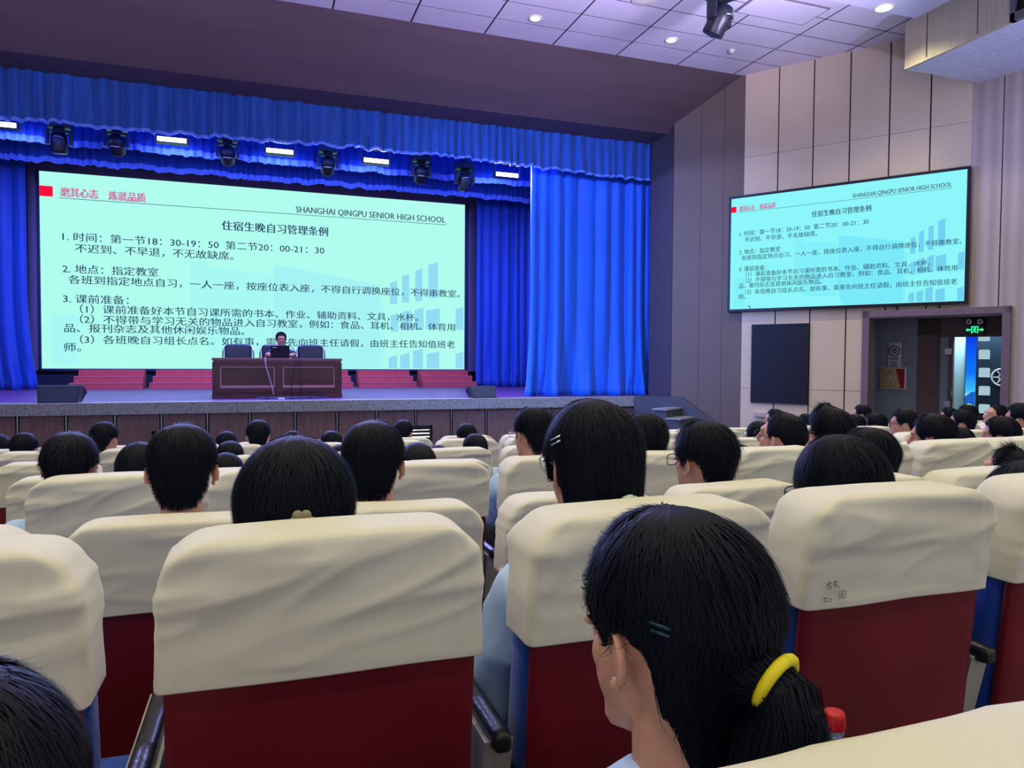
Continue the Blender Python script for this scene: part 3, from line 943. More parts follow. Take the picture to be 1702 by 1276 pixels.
# floor monitors
M_MON = mat('black_speaker_paint', srgb(28, 34, 48), 0.5, spec=0.5)
M_GRILLE = mat('dark_speaker_grille', srgb(38, 52, 66), 0.45, bump=0.3, bump_scale=400)
def monitor(x, y, w, label):
    r = empty('floor_monitor', (x, y, ST))
    tag(r, label, 'speaker', 'wedge monitors at the stage edge')
    h = 0.26 * w / 0.64
    m = MB()
    prof_b = [(-0.12, 0.0), (0.22, 0.0), (0.30, h * 0.55), (0.17, h), (0.02, h)]
    # the cabinet narrows downwards: hexagonal ends
    L = []
    for (yy, zz) in prof_b:
        hw = w / 2 * (0.80 if zz == 0 else 1.0 if zz < h * 0.9 else 0.92)
        L.append((hw, yy, zz))
    n = len(L)
    vs = [(-a, b, c) for a, b, c in L] + [(a, b, c) for a, b, c in L]
    fs = [tuple(range(n)), tuple(reversed(range(n, 2 * n)))] + [(i, i + n, (i + 1) % n + n, (i + 1) % n) for i in range(n)]
    m.add(vs, fs, False)
    m.build('cabinet', [M_MON], r, 0.01)
    m = MB()
    m.add([(-w * 0.36, -0.117, 0.02), (w * 0.36, -0.117, 0.02), (w * 0.40, -0.003, h - 0.03), (-w * 0.40, -0.003, h - 0.03),
           (-w * 0.36, -0.09, 0.02), (w * 0.36, -0.09, 0.02), (w * 0.40, 0.02, h - 0.03), (-w * 0.40, 0.02, h - 0.03)],
          [(0, 1, 2, 3), (7, 6, 5, 4), (0, 4, 5, 1), (1, 5, 6, 2), (2, 6, 7, 3), (3, 7, 4, 0)], False)
    m.build('grille', [M_GRILLE], r)
p = at(98, 671, 13.25); monitor(p.x, 13.27, 0.68, 'black wedge floor monitor on the left of the stage edge')
p = at(804, 664, 13.25); monitor(p.x, 13.27, 0.56, 'black wedge floor monitor on the right of the stage edge near the curtain')
# vents in the stage front
def vent(u0, u1, v0, label):
    a = at(u0, v0, 13.1); b = at(u1, v0, 13.1)
    r = empty('floor_vent', ((a.x + b.x) / 2, SF + 0.10, 0.10)); tag(r, label, 'vent', 'black vents in the stage front')
    w = (b.x - a.x) / 2; h = a.z - 0.10
    m = MB(); m.box(-w, w, -0.012, -0.001, 0, h); m.box(-w, -w + 0.04, -0.03, 0, 0, h); m.box(w - 0.04, w, -0.03, 0, 0, h); m.box(-w, w, -0.03, 0, h - 0.05, h); m.box(-w, w, -0.03, 0, 0, 0.05); m.build('frame', [M_DARKMETAL], r)
    for k in range(6):
        z = h - 0.095 - 0.065 * k
        m = MB(); m.prism([(-0.028, z), (-0.012, z + 0.022), (-0.012, z + 0.030), (-0.03, z + 0.008)], -w + 0.05, w - 0.05, axis='x'); m.build('louvre', [M_SILVER], r)
vent(672, 719, 708, 'black louvred vent low in the stage front right of the desk')
vent(252, 296, 717, 'black vent in the stage front half hidden behind the neat short haired boy')

# ------------------------------------------------------------------ ceiling fixtures
M_TRIMW = mat('white_lamp_trim', srgb(225, 220, 205), 0.4)
G_DOWN = glow('lit_downlight', (1.0, 0.93, 0.66, 1), 9.0)
def downlight(p, label, rad=0.105):
    r = empty('downlight', p)
    if label: tag(r, label, 'ceiling light', 'round downlights in the ceiling')
    m = MB(); m.lathe([(rad, 0.004), (rad + 0.025, 0.0), (rad + 0.025, -0.012), (rad, -0.016), (rad - 0.012, -0.010)], n=24)
    m.f.pop(); m.mi.pop(); m.sm.pop()
    m.build('trim_ring', [M_TRIMW], r)
    m = MB(); m.lathe([(0.01, -0.013), (rad - 0.012, -0.011), (rad - 0.012, -0.006), (0.01, -0.006)], n=24); m.build('lit_disc', [G_DOWN], r)
for p, nm in zip(DOWN_SEEN, ('leftmost lit round downlight in the tiled ceiling', 'lit round downlight right of the middle of the tiled ceiling', 'lit round downlight in the smooth ceiling edge near the side box')):
    downlight(p, nm, 0.115 if p[2] < 7 else 0.088)
for p in DOWN_MORE:
    downlight(p, 'lit round downlight in the smooth ceiling over the seats, outside the photo', 0.105)
p = at(1216, 83, 99); s_ = (CEIL - EYE.z) / (p.z - EYE.z); p = EYE + (p - EYE) * s_
m = MB(); m.lathe([(0.055, 0.0), (0.06, -0.012), (0.045, -0.03), (0.038, -0.034), (0.034, -0.05), (0.01, -0.056)], (p.x, p.y, CEIL - 0.002), 18)
tag(m.build('smoke_detector', [M_TRIMW]), 'small white smoke detector on the tiled ceiling near the right corner', 'smoke detector')
m = MB(); m.lathe([(0.17, 0.0), (0.185, -0.01), (0.165, -0.022), (0.05, -0.018), (0.01, -0.018)], (5.33, 9.50, CEIL - 0.002), 24)
tag(m.build('ceiling_speaker', [M_TRIMW]), 'round ceiling speaker cut off by the top edge of the photo', 'speaker')
for o in [o for o in bpy.data.objects if o.name.startswith('moving_head_lamp') and 'label' not in o and o.type == 'EMPTY']:
    pass
def onz(u, v, z):
    d = ray(u, v); return EYE + d * ((z - EYE.z) / d.z)
a, b, c = onz(1220, 18, CEIL), onz(1335, 40, CEIL), onz(1379, 12, CEIL)
m = MB(); m.m = 1; m.box(a.x, b.x, c.y, a.y, CEIL - 0.02, CEIL - 0.004); m.m = 0
m.box(a.x + 0.03, b.x - 0.03, c.y + 0.03, a.y - 0.03, CEIL - 0.028, CEIL - 0.02)
tag(m.build('access_panel', [M_CEIL, mat('grey_panel_rim', srgb(120, 116, 128), 0.5)]), 'plain rectangular access panel in the tiled ceiling beside the hanging lamp', 'ceiling panel')

# ------------------------------------------------------------------ black board on the right wall
t0_, zt0 = on_wall(1250, 536, off=0.03); t1_, zt1 = on_wall(1344, 541, off=0.03)
_, zb0_ = on_wall(1344, 672, off=0.03)
Xw = frame_xf(A0 - Vector((-DW.y, DW.x, 0)) * 0.03, DW)
r = empty('wall_board'); r.matrix_world = Matrix.Translation((0, 0, 0)) @ Xw
tag(r, 'plain black rectangular board on the beige wall under the side screen', 'board')
zt_ = (zt0 + zt1) / 2
m = MB(); m.box(t0_, t1_, 0.0, 0.028, zb0_, zt_); m.build('panel', [mat('matt_black_board', (0.006, 0.007, 0.02, 1), 0.6)], r, 0.004)
m = MB()
for a_, b_, c_, d_ in ((t0_, t1_, zt_ - 0.015, zt_ + 0.005), (t0_, t1_, zb0_ - 0.005, zb0_ + 0.015), (t0_ - 0.005, t0_ + 0.015, zb0_, zt_), (t1_ - 0.015, t1_ + 0.005, zb0_, zt_)):
    m.box(a_, b_, -0.006, 0.02, c_, d_)
m.build('frame', [M_DARKMETAL], r)
t5, z5 = on_wall(1266, 691, off=0.06)
m = MB(Xw); m.box(t5 - 0.14, t5 + 0.16, -0.05, 0.028, z5 - 0.02, z5 + 0.06)
tag(m.build('wall_ledge', [mat('grey_ledge_box', srgb(196, 180, 172), 0.5)], None, 0.006), 'small grey box on the beige wall low under the black board', 'wall box')

# ------------------------------------------------------------------ in the door portal
XR = XP @ Matrix.Translation((0, BD, 0))          # local y = 0 on the back of the recess
def bx(u, v): return on_back(u, v, 0.02)
M_PLATE = mat('silver_award_plate', (0.62, 0.62, 0.66, 1), 0.3, metal=0.5)
M_GOLD = mat('gold_award_plate', srgb(196, 168, 120), 0.3, metal=0.4, noise_amt=0.25, noise_scale=14)
M_INK = mat('dark_engraving', (0.02, 0.02, 0.03, 1), 0.5)
a, b = bx(1476.5, 569), bx(1497, 610)
r = empty('award_plaque'); r.matrix_world = XR
tag(r, 'upright silver metal plaque with a round emblem in the door recess', 'plaque')
m = MB(); m.box(a[0], b[0], -0.03, 0.0, b[1], a[1]); pl = m.build('plate', [M_PLATE], r, 0.004)
cx0, cz0, rr = (a[0] + b[0]) / 2, a[1] - 0.15, 0.085
m = MB()
m.tube([(cx0 + rr * math.cos(k * math.pi / 12), -0.034, cz0 + rr * math.sin(k * math.pi / 12)) for k in range(25)], 0.009, 6)
for dz, w in ((0.035, 0.03), (0.005, 0.05), (-0.03, 0.035)): m.box(cx0 - w, cx0 + w, -0.035, -0.03, cz0 + dz - 0.009, cz0 + dz + 0.009)
for k in range(5): m.box(cx0 - 0.065 + 0.028 * k, cx0 - 0.045 + 0.028 * k, -0.035, -0.03, cz0 - 0.145, cz0 - 0.12)
for k in range(4): m.box(cx0 - 0.06, cx0 + 0.06 - 0.02 * (k % 2), -0.035, -0.03, cz0 - 0.195 - 0.028 * k, cz0 - 0.185 - 0.028 * k)
m.build('engraving', [M_INK], pl)
a, b = bx(1463, 610), bx(1506, 648)
r = empty('award_plaque'); r.matrix_world = XR
tag(r, 'wide gold and red reflective plaque under the silver one in the door recess', 'plaque')
m = MB(); m.box(a[0], b[0], -0.035, 0.0, b[1], a[1]); m.build('frame', [M_PLATE], r, 0.006)
m = MB(); m.box(a[0] + 0.02, b[0] - 0.02, -0.042, -0.033, b[1] + 0.02, a[1] - 0.02); pl = m.build('plate', [M_GOLD], r)
m = MB()
w_ = b[0] - a[0]; h_ = a[1] - b[1]
m.add([(a[0] + w_ * 0.62, -0.044, a[1] - 0.025), (b[0] - 0.025, -0.044, a[1] - 0.025), (b[0] - 0.025, -0.044, b[1] + 0.03), (a[0] + w_ * 0.80, -0.044, b[1] + 0.03), (a[0] + w_ * 0.70, -0.044, b[1] + h_ * 0.55)], [(0, 1, 2, 3, 4)], False)
m.build('red_enamel', [mat('red_enamel', srgb(150, 22, 34), 0.25)], pl)
m = MB()
cx1, cz1 = a[0] + w_ * 0.38, b[1] + h_ * 0.52
m.tube([(cx1 - 0.08, -0.046, cz1 + 0.10), (cx1 + 0.0, -0.046, cz1 + 0.04), (cx1 + 0.02, -0.046, cz1 - 0.02), (cx1 - 0.03, -0.046, cz1 - 0.08), (cx1 - 0.1, -0.046, cz1 - 0.10)], 0.010, 6)
m.tube([(cx1 - 0.02, -0.046, cz1 + 0.11), (cx1 + 0.07, -0.046, cz1 + 0.08), (cx1 + 0.06, -0.046, cz1 - 0.02)], 0.008, 6)
m.build('emblem', [M_PLATE], pl)
for s in (0.18, 0.80):
    m = MB(); m.tube([(a[0] + w_ * s, -0.02, a[1] - 0.01), (a[0] + w_ * s, -0.02, a[1] + 0.05)], 0.006, 6); m.build('hanger', [M_PLATE], r)

# door opening: frame, glass side light, hinges, bright corridor outside
uo = [on_back(u, 600)[0] for u in (1560, 1563, 1577, 1578, 1585, 1672)]
zt = on_back(1600, 560)[1]
d1 = empty('door_1'); d1.matrix_world = XR
d1['kind'] = 'structure'
m = MB(); m.box(uo[1], uo[2], -0.015, 0.015, 0.0, zt); m.build('glass_side_light', [mat('greenish_frosted_glass', srgb(120, 142, 146), 0.25, spec=0.6)], d1)
m = MB(); m.box(uo[0], uo[1], -0.04, 0.05, 0, zt + 0.05); m.box(uo[2], uo[4], -0.04, 0.05, 0, zt + 0.05); m.box(uo[0], LP + 0.3, -0.04, 0.05, zt, zt + 0.06); m.build('door_frame', [M_RECBROWN], d1)
zh1, zh2 = on_back(1577, 584)[1], on_back(1577, 671)[1]
for z in (zh1, zh2):
    m = MB(); m.box(uo[2] - 0.05, uo[2] + 0.05, -0.06, -0.03, z - 0.05, z + 0.05); m.build('hinge', [M_SILVER], d1)
m = MB(); m.tube([(uo[4] - 0.01, -0.06, on_back(1586, 650)[1]), (uo[4] - 0.01, -0.06, on_back(1586, 690)[1])], 0.012, 8); m.build('pull_handle', [M_DARKMETAL], d1)
# outside wall of the corridor with its posters
OD = 0.55
XO = XP @ Matrix.Translation((0, BD + OD, 0))
def out_(u, v): return on_wall(u, v, PA + Vector((-DV.y, DV.x, 0)) * (BD + OD), DV)
m = MB(XO); m.box(-0.3, LP + 1.8, 0.0, 0.08, 0.0, 3.0)
structure(m.build('wall_corridor', [mat('pale_corridor_wall', srgb(176, 214, 226), 0.6)]))
m = MB(XP); m.box(-0.3, LP + 1.8, BD + 0.1, BD + OD + 0.05, 2.62, 2.7); structure(m.build('ceiling', [M_SMOOTH]))
m = MB(XP); m.box(-0.34, -0.28, BD + 0.1, BD + OD + 0.05, 0.0, 2.7); structure(m.build('wall_corridor_end', [M_SMOOTH]))
pc = XP @ Vector((LP * 0.75, BD + 0.22, 2.55))
lamp('corridor_lamp', 'AREA', pc, (0.75, 0.95, 1.0), 34, pc - Vector((0, 0, 2)) + Vector((DV.y * -0.5, DV.x * 0.5, 0)) * -1, shape='RECTANGLE', size=1.2, size_y=0.15)
a, b = out_(1606, 562), out_(1622, 690)
r = empty('lit_poster'); r.matrix_world = XO; tag(r, 'tall glowing blue poster with a mountain seen through the open door', 'poster')
m = MB(); m.box(a[0], b[0], -0.03, 0.0, b[1] - 0.2, a[1] + 0.3); m.build('board', [M_DARKMETAL], r)
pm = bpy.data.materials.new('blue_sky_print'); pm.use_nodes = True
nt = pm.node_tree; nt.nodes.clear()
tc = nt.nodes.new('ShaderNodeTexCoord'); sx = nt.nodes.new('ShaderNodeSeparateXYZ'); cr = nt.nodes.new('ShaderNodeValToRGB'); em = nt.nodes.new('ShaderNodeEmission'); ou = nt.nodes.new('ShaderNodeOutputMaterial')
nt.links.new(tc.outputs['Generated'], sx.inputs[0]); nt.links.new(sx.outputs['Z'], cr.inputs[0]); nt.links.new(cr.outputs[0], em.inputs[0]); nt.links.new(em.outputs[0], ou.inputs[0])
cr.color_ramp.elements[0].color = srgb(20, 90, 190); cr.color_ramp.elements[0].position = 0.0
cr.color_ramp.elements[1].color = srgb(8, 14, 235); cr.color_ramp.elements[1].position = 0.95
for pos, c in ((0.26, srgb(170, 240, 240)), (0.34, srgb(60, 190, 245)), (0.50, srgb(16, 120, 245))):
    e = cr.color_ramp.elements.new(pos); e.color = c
pm_name = pm
m = MB(); m.box(a[0] + 0.01, b[0] - 0.01, -0.036, -0.03, b[1] - 0.18, a[1] + 0.28); sky_ = m.build('sky_print', [pm], r)
zm = out_(1614, 655)[1]
m = MB()
w_ = b[0] - a[0]
m.add([(a[0] + 0.01, -0.038, b[1] - 0.18), (b[0] - 0.01, -0.038, b[1] - 0.18), (b[0] - 0.01, -0.038, zm + 0.05), (a[0] + w_ * 0.6, -0.038, zm + 0.04), (a[0] + w_ * 0.3, -0.038, zm - 0.01), (a[0] + 0.01, -0.038, zm - 0.04)], [(0, 1, 2, 3, 4, 5)], False)
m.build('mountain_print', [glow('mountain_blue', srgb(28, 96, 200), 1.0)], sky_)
zy = out_(1614, 672)[1]
m = MB(); m.add([(a[0] + 0.01, -0.040, zy - 0.12), (b[0] - 0.04, -0.040, zy - 0.12), (b[0] - 0.05, -0.040, zy), (a[0] + w_ * 0.4, -0.040, zy + 0.02), (a[0] + 0.01, -0.040, zy - 0.03)], [(0, 1, 2, 3, 4)], False)
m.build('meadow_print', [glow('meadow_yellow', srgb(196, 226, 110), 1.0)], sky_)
r = empty('film_poster'); r.matrix_world = XO; tag(r, 'dark teal poster with a column of film strip holes seen through the door', 'poster')
a2, b2 = out_(1626, 560), out_(1671, 690)
m = MB(); m.box(a2[0], b2[0] + 0.2, -0.05, -0.012, b2[1] - 0.2, a2[1] + 0.3); bd_ = m.build('board', [mat('dark_teal_print', srgb(22, 42, 62), 0.45)], r)
for v0, v1 in ((540, 567), (581, 597), (611, 627), (641, 657), (671, 687)):
    c0, c1 = out_(1628, v0), out_(1646.5, v1)
    m = MB(); m.add(*[rounded_slab(c1[0] - c0[0], 0, c0[1] - c1[1], -0.004, 0.004, 0.02, 0.004, 10, 8, 2)[k] for k in (0, 1)], smooth=False)
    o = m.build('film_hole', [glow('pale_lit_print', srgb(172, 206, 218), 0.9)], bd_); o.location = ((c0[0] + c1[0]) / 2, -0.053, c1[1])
c0 = out_(1666, 627)
m = MB()
R_ = (out_(1666, 613)[1] - out_(1666, 641)[1]) / 2
m.tube([(c0[0] + R_ * math.cos(k * math.pi / 12), -0.055, c0[1] + R_ * math.sin(k * math.pi / 12)) for k in range(25)], 0.018, 6)
m.tube([(c0[0] + 0.3 * R_ * math.cos(k * math.pi / 8), -0.055, c0[1] + 0.3 * R_ * math.sin(k * math.pi / 8)) for k in range(17)], 0.012, 6)
for k in range(6): m.tube([(c0[0] + 0.3 * R_ * math.cos(k * math.pi / 3), -0.055, c0[1] + 0.3 * R_ * math.sin(k * math.pi / 3)), (c0[0] + R_ * math.cos(k * math.pi / 3), -0.055, c0[1] + R_ * math.sin(k * math.pi / 3))], 0.012, 6)
m.build('film_reel', [mat('pale_reel_print', srgb(190, 205, 215), 0.5)], bd_)
# emergency exit light
r = empty('exit_sign'); r.matrix_world = XR; tag(r, 'black emergency lamp box with two round lamps and a green lit exit sign', 'exit sign')
a, b = on_back(1608, 541, 0.12), on_back(1636, 555, 0.12)
m = MB(); m.box(a[0], b[0], -0.12, -0.06, b[1], a[1]); m.box(a[0] + 0.03, b[0] - 0.0, -0.07, 0.0, b[1] - 0.02, a[1] + 0.09); bx_ = m.build('housing', [M_DARKMETAL], r, 0.006)
zc = (a[1] + b[1]) / 2; xc = (a[0] + b[0]) / 2 - 0.015
GX = glow('exit_green', srgb(40, 246, 150), 1.6)
m = MB()
y0 = -0.126
def gl(x0, x1, z0, z1): m.box(xc + x0, xc + x1, y0, y0 + 0.006, zc + z0, zc + z1)
# a running figure through a doorway with arrows either side
gl(-0.05, -0.038, -0.055, 0.055); gl(0.038, 0.05, -0.055, 0.055); gl(-0.05, 0.05, 0.045, 0.058)
gl(-0.012, 0.012, 0.018, 0.038)
m.tube([(xc, y0 + 0.003, zc + 0.016), (xc - 0.004, y0 + 0.003, zc - 0.012)], 0.010, 6)
m.tube([(xc - 0.028, y0 + 0.003, zc + 0.0), (xc, y0 + 0.003, zc + 0.012), (xc + 0.026, y0 + 0.003, zc + 0.002)], 0.006, 6)
m.tube([(xc - 0.004, y0 + 0.003, zc - 0.012), (xc + 0.018, y0 + 0.003, zc - 0.028), (xc + 0.014, y0 + 0.003, zc - 0.052)], 0.007, 6)
m.tube([(xc - 0.004, y0 + 0.003, zc - 0.012), (xc - 0.016, y0 + 0.003, zc - 0.034), (xc - 0.036, y0 + 0.003, zc - 0.040)], 0.007, 6)
for s in (-1, 1):
    gl(min(s * 0.06, s * 0.11), max(s * 0.06, s * 0.11), -0.012, 0.012)
    m.prism([(xc + s * 0.128, zc), (xc + s * 0.095, zc + 0.028), (xc + s * 0.095, zc - 0.028)], y0, y0 + 0.006, axis='y')
m.build('running_figure_symbol', [GX], bx_)
for u in (1610, 1629):
    c = on_back(u, 534, 0.12)
    X = Matrix.Translation((c[0], -0.09, c[1]))
    m = MB(X); m.lathe([(0.02, 0.06), (0.05, 0.05), (0.062, 0.0), (0.064, -0.03), (0.055, -0.035)], n=18, axis='y')
    h = m.build('emergency_lamp', [M_DARKMETAL], r)
    m = MB(X); m.lathe([(0.01, -0.032), (0.03, -0.038), (0.05, -0.036), (0.05, -0.03)], n=18, axis='y'); m.build('lamp_reflector', [M_SILVER], h)
# ------------------------------------------------------------------ auditorium chairs
M_COVER = mat('cream_chair_cover_cloth', srgb(226, 220, 196), 0.8, spec=0.2, bump=0.04, bump_scale=420, noise_amt=0.02, noise_scale=9, sheen=0.1)
M_SHELL = mat('dark_red_chair_shell', srgb(112, 20, 32), 0.42, spec=0.35, noise_amt=0.12, noise_scale=5)
M_BLUECLOTH = mat('blue_seat_cloth', (0.008, 0.06, 0.36, 1), 0.7, sheen=0.2, bump=0.1, bump_scale=300)
M_PAD = mat('black_armrest_pad', (0.012, 0.012, 0.014, 1), 0.35, spec=0.6, bump=0.15, bump_scale=90)
M_ARMPANEL = mat('beige_armrest_panel', srgb(178, 172, 158), 0.5)
CW = 0.505
def lean(z):
    return (1.05 - z) * 0.09
def shear(vs):
    return [Vector((v[0], v[1] + lean(v[2]), v[2])) for v in vs]
def cover_mesh(seed, nx=64, nz=36):
    vs, fs = rounded_slab(CW + 0.012, 0.796, 1.050, -0.010, 0.124, 0.075, 0.017, nx, nz, 8)
    vs = [Vector((v.x, v.y, max(v.z, 0.815))) for v in vs]
    out = []
    rn = random.Random(seed)
    sl = rn.uniform(-0.5, 0.5)
    for v in vs:
        x, y, z = v
        top = max(0.0, min(1.0, (z - 0.84) / 0.17))
        a = 0.0042 + 0.0115 * math.exp(-((z - 0.985) / 0.045) ** 2)
        def ridge(q): return max(0.0, 1.0 - 2.6 * abs(noise.noise(q))) ** 1.6
        f = ridge(Vector((x * 1.6 + seed * 7.3, (z + sl * x * 0.45) * 9.0, seed * 1.7 + y * 3)))
        g = ridge(Vector((x * 3.0 + z * 5.0, z * 13.0 - x * 4, seed * 2.9)))
        low_ = noise.noise(Vector((x * 2.0 + seed, z * 5.0, seed * 0.7)))
        edge = math.exp(-((abs(x) - 0.205) / 0.05) ** 2)
        d = a * (0.85 * f + 0.5 * g) + 0.002 * low_ + 0.0015 * edge * top * g
        rear = y < 0.02
        if rear:
            d += 0.0022 * math.exp(-((abs(x) - 0.222 + 0.02 * top) / 0.005) ** 2)      # seam
        k = 1.0 if z > 0.832 else 0.4
        ny = -1 if y < 0.04 else (1 if y > 0.09 else 0)
        nxs = math.copysign(max(0.0, min(1.0, (abs(x) - 0.20) / 0.05)), x) * 0.45
        zz = z + (0.006 * noise.noise(Vector((x * 4, seed, 3.3))) if z < 0.835 else 0.0)
        if z > 1.02:
            zz += 0.006 * noise.noise(Vector((x * 3.0 + seed, 5.1, 0))) - 0.02 * sl * x
        if z < 0.834:
            ny *= 1
            d = d * 0.4 + 0.0035
        x *= 1 - 0.05 * max(0.0, (z - 0.84) / 0.21) ** 1.5
        out.append(Vector((x + nxs * d * k, y + ny * d * k + lean(z), zz)))
    me = bpy.data.meshes.new('cover')
    me.from_pydata([tuple(p) for p in out], [], fs)
    me.polygons.foreach_set('use_smooth', [True] * len(me.polygons))
    me.materials.append(M_COVER)
    return me
COVERS = [cover_mesh(s) for s in range(1, 8)]
def simple_mesh(name, vs, fs, mt, smooth=True):
    m = MB(); m.add(vs, fs, smooth)
    me = m.mesh(name); me.materials.append(mt)
    return me
vs, fs = rounded_slab(CW - 0.012, 0.20, 1.02, 0.0, 0.028, 0.06, 0.012, 20, 30, 3)
ME_SHELL = simple_mesh('back_shell', shear(vs), fs, M_SHELL)
vs, fs = rounded_slab(CW - 0.004, 0.36, 1.03, 0.028, 0.115, 0.06, 0.03, 18, 24, 5)
def puff(v):
    e = 0.012 * math.exp(-((v.z - 0.62) / 0.16) ** 2) if v.y > 0.08 else 0
    return Vector((v.x, v.y + e, v.z))
ME_CUSH = simple_mesh('back_cushion', shear([puff(v) for v in vs]), fs, M_BLUECLOTH)
vs, fs = rounded_slab(CW - 0.01, 0.36, 0.447, 0.17, 0.63, 0.01, 0.035, 16, 6, 16)
ME_SEAT = simple_mesh('seat', vs, fs, M_BLUECLOTH)
m = MB()
m.prism([(0.02, 0.0), (0.36, 0.0), (0.36, 0.03), (0.22, 0.08), (0.26, 0.46), (0.46, 0.575), (0.46, 0.632), (0.06, 0.632), (0.10, 0.45), (0.09, 0.06), (0.02, 0.03)], -0.027, 0.027, axis='x')
ME_ARM = m.mesh('armrest'); ME_ARM.materials.append(M_ARMPANEL)
vs, fs = rounded_slab(0.036, 0.620, 0.662, 0.03, 0.50, 0.012, 0.012, 6, 5, 20)
ME_PAD = simple_mesh('armrest_pad', vs, fs, M_PAD)
m = MB(); m.box(-0.22, 0.22, 0.12, 0.60, 0.335, 0.365); m.box(-0.16, 0.16, 0.26, 0.30, 0.05, 0.34); m.box(-0.18, 0.18, 0.20, 0.40, 0.0, 0.05)
ME_PED = m.mesh('pedestal'); ME_PED.materials.append(M_DARKMETAL)

PITCH_X = [0.59, 0.60, 0.587, 0.588, 0.588, 0.588, 0.588, 0.588]
BASE_X = [0.175, -0.142, 0.715, 1.010, 1.300, 1.590, 1.920, 2.170]      # left edge of one chair of every row
def pix_of(p):
    d = Vector(p) - EYE
    w = d.dot(_F)
    if w < 0.05: return None
    return CX + FPX * d.dot(_Rc) / w, CY - FPX * d.dot(_Uc) / w
SEATS = {}
LEFTOUT = {}
for k in range(8):
    xs = []
    for i in range(-30, 30):
        xl = BASE_X[k] + PITCH_X[k] * i
        xc = xl + CW / 2
        if xc > 9.5: continue
        zt = ROW_Z[k] + 1.04
        us = [pix_of((xl + 0.03, ROW_Y[k] + 0.11, zt)), pix_of((xl + CW - 0.03, ROW_Y[k], zt))]
        if any(u is None for u in us): 
            if k == 0 and -0.6 < xc < 1.1: xs.append(xc)
            continue
        off = us[1][0] < 4
        if us[1][0] < (4 if k < 5 else -70) or us[0][0] > (1780 if k in (4, 5) else 1696):
            if not (k == 0 and -0.5 < xc < 1.1): continue
        xs.append(xc)
    SEATS[k] = sorted(xs)
    LEFTOUT[k] = len([x for x in xs if k >= 5 and pix_of((x + CW / 2 - 0.03, ROW_Y[k], ROW_Z[k] + 1.04))[0] < 4])
ORD = ['first', 'second', 'third', 'fourth', 'fifth', 'sixth', 'seventh', 'eighth', 'ninth', 'tenth', 'eleventh', 'twelfth', 'thirteenth', 'fourteenth', 'fifteenth', 'sixteenth', 'seventeenth', 'eighteenth', 'nineteenth', 'twentieth', 'twenty-first', 'twenty-second', 'twenty-third', 'twenty-fourth']
ROWN = ['closest', 'second', 'third', 'fourth', 'fifth', 'sixth', 'seventh', 'eighth and farthest']
CHAIR_AT = {}
first = None
def copy_chair():
    r = first.copy(); COL.objects.link(r)
    for ch in list(first.children):
        c = ch.copy(); COL.objects.link(c); c.parent = r
        for g in ch.children:
            d = g.copy(); COL.objects.link(d); d.parent = c
    return r
ci = 0
for k in range(8):
    for n, xc in enumerate(SEATS[k]):
        if first is None:
            first = empty('auditorium_chair')
            link_mesh('cover', COVERS[0], first)
            link_mesh('back_shell', ME_SHELL, first)
            link_mesh('back_cushion', ME_CUSH, first)
            link_mesh('seat', ME_SEAT, first)
            link_mesh('pedestal', ME_PED, first)
            a_ = link_mesh('armrest', ME_ARM, first)
            a_.location.x = -0.296
            link_mesh('armrest_pad', ME_PAD, a_)
            r = first
        else:
            r = copy_chair()
        rn = random.Random(k * 31 + n)
        r.location = (xc, ROW_Y[k], ROW_Z[k])
        r.rotation_euler = (0, 0, math.radians(rn.uniform(-0.8, 0.8)))
        for ch in r.children:
            if ch.name.startswith('cover'):
                ch.data = COVERS[(ci * 3 + k) % 7]
        ci += 1
        CHAIR_AT[(k, n)] = r
        r['label'] = 'cream covered chair, %s from the left in the %s seat row from the viewer' % (ORD[n - LEFTOUT[k]], ROWN[k].split()[0]) if n >= LEFTOUT[k] else 'cream covered chair just outside the left edge in the %s seat row from the viewer' % ROWN[k].split()[0]
        r['category'] = 'chair'
        r['group'] = 'cream covered auditorium chairs'
def near_chair(k, x):
    n = min(range(len(SEATS[k])), key=lambda i: abs(SEATS[k][i] - x))
    return CHAIR_AT[(k, n)]
near_chair(1, 0.11)['label'] = 'big cream covered chair in the foreground left of centre with a dark red back'
near_chair(1, 0.71)['label'] = 'foreground cream covered chair half hidden by the girl with the yellow hair tie'
near_chair(1, 1.31)['label'] = 'large cream covered chair at right with pen scribbles low on its cover'
near_chair(1, 1.91)['label'] = 'cream covered chair cut off by the right edge, beside the scribbled chair'
near_chair(1, -0.49)['label'] = 'large cream covered chair cut off by the left edge in the foreground'
near_chair(0, 0.42)['label'] = 'closest cream chair cover, only its top edge showing in the bottom right corner'
near_chair(0, -0.17)['label'] = 'cream covered chair below the bottom edge of the photo under the dark head'
near_chair(0, 1.02)['label'] = 'cream covered chair beyond the bottom right corner of the photo, beside the bottle'
# pen scribbles on the cover of the right foreground chair
sc_chair = near_chair(1, 1.31)
m = MB()
def stroke(pts, r=0.0006):
    ps = []
    for (u, v) in pts:
        p = at(u, v, ROW_Y[1] + 0.011)
        q = p - sc_chair.location
        ps.append((q.x, -0.0165 + lean(q.z) , q.z))
    m.tube(ps, r, 4)
for s_ in ([(1367, 969), (1376, 966)], [(1372, 963), (1371, 972)], [(1369, 972), (1376, 972), (1374, 977), (1369, 976), (1369, 972)], [(1379, 965), (1387, 964)], [(1382, 961), (1380, 973)], [(1381, 969), (1390, 974)], [(1384, 967), (1384, 972)],
           [(1389, 981), (1400, 979), (1400, 991), (1390, 992), (1389, 981)], [(1391, 985), (1398, 984)], [(1394, 982), (1395, 990)], [(1391, 989), (1398, 988)],
           [(1363, 992), (1370, 991)], [(1366, 992), (1367, 997)], [(1363, 998), (1370, 997)], [(1373, 993), (1373, 998)], [(1373, 993), (1377, 992), (1377, 997), (1373, 998)]):
    stroke(s_)
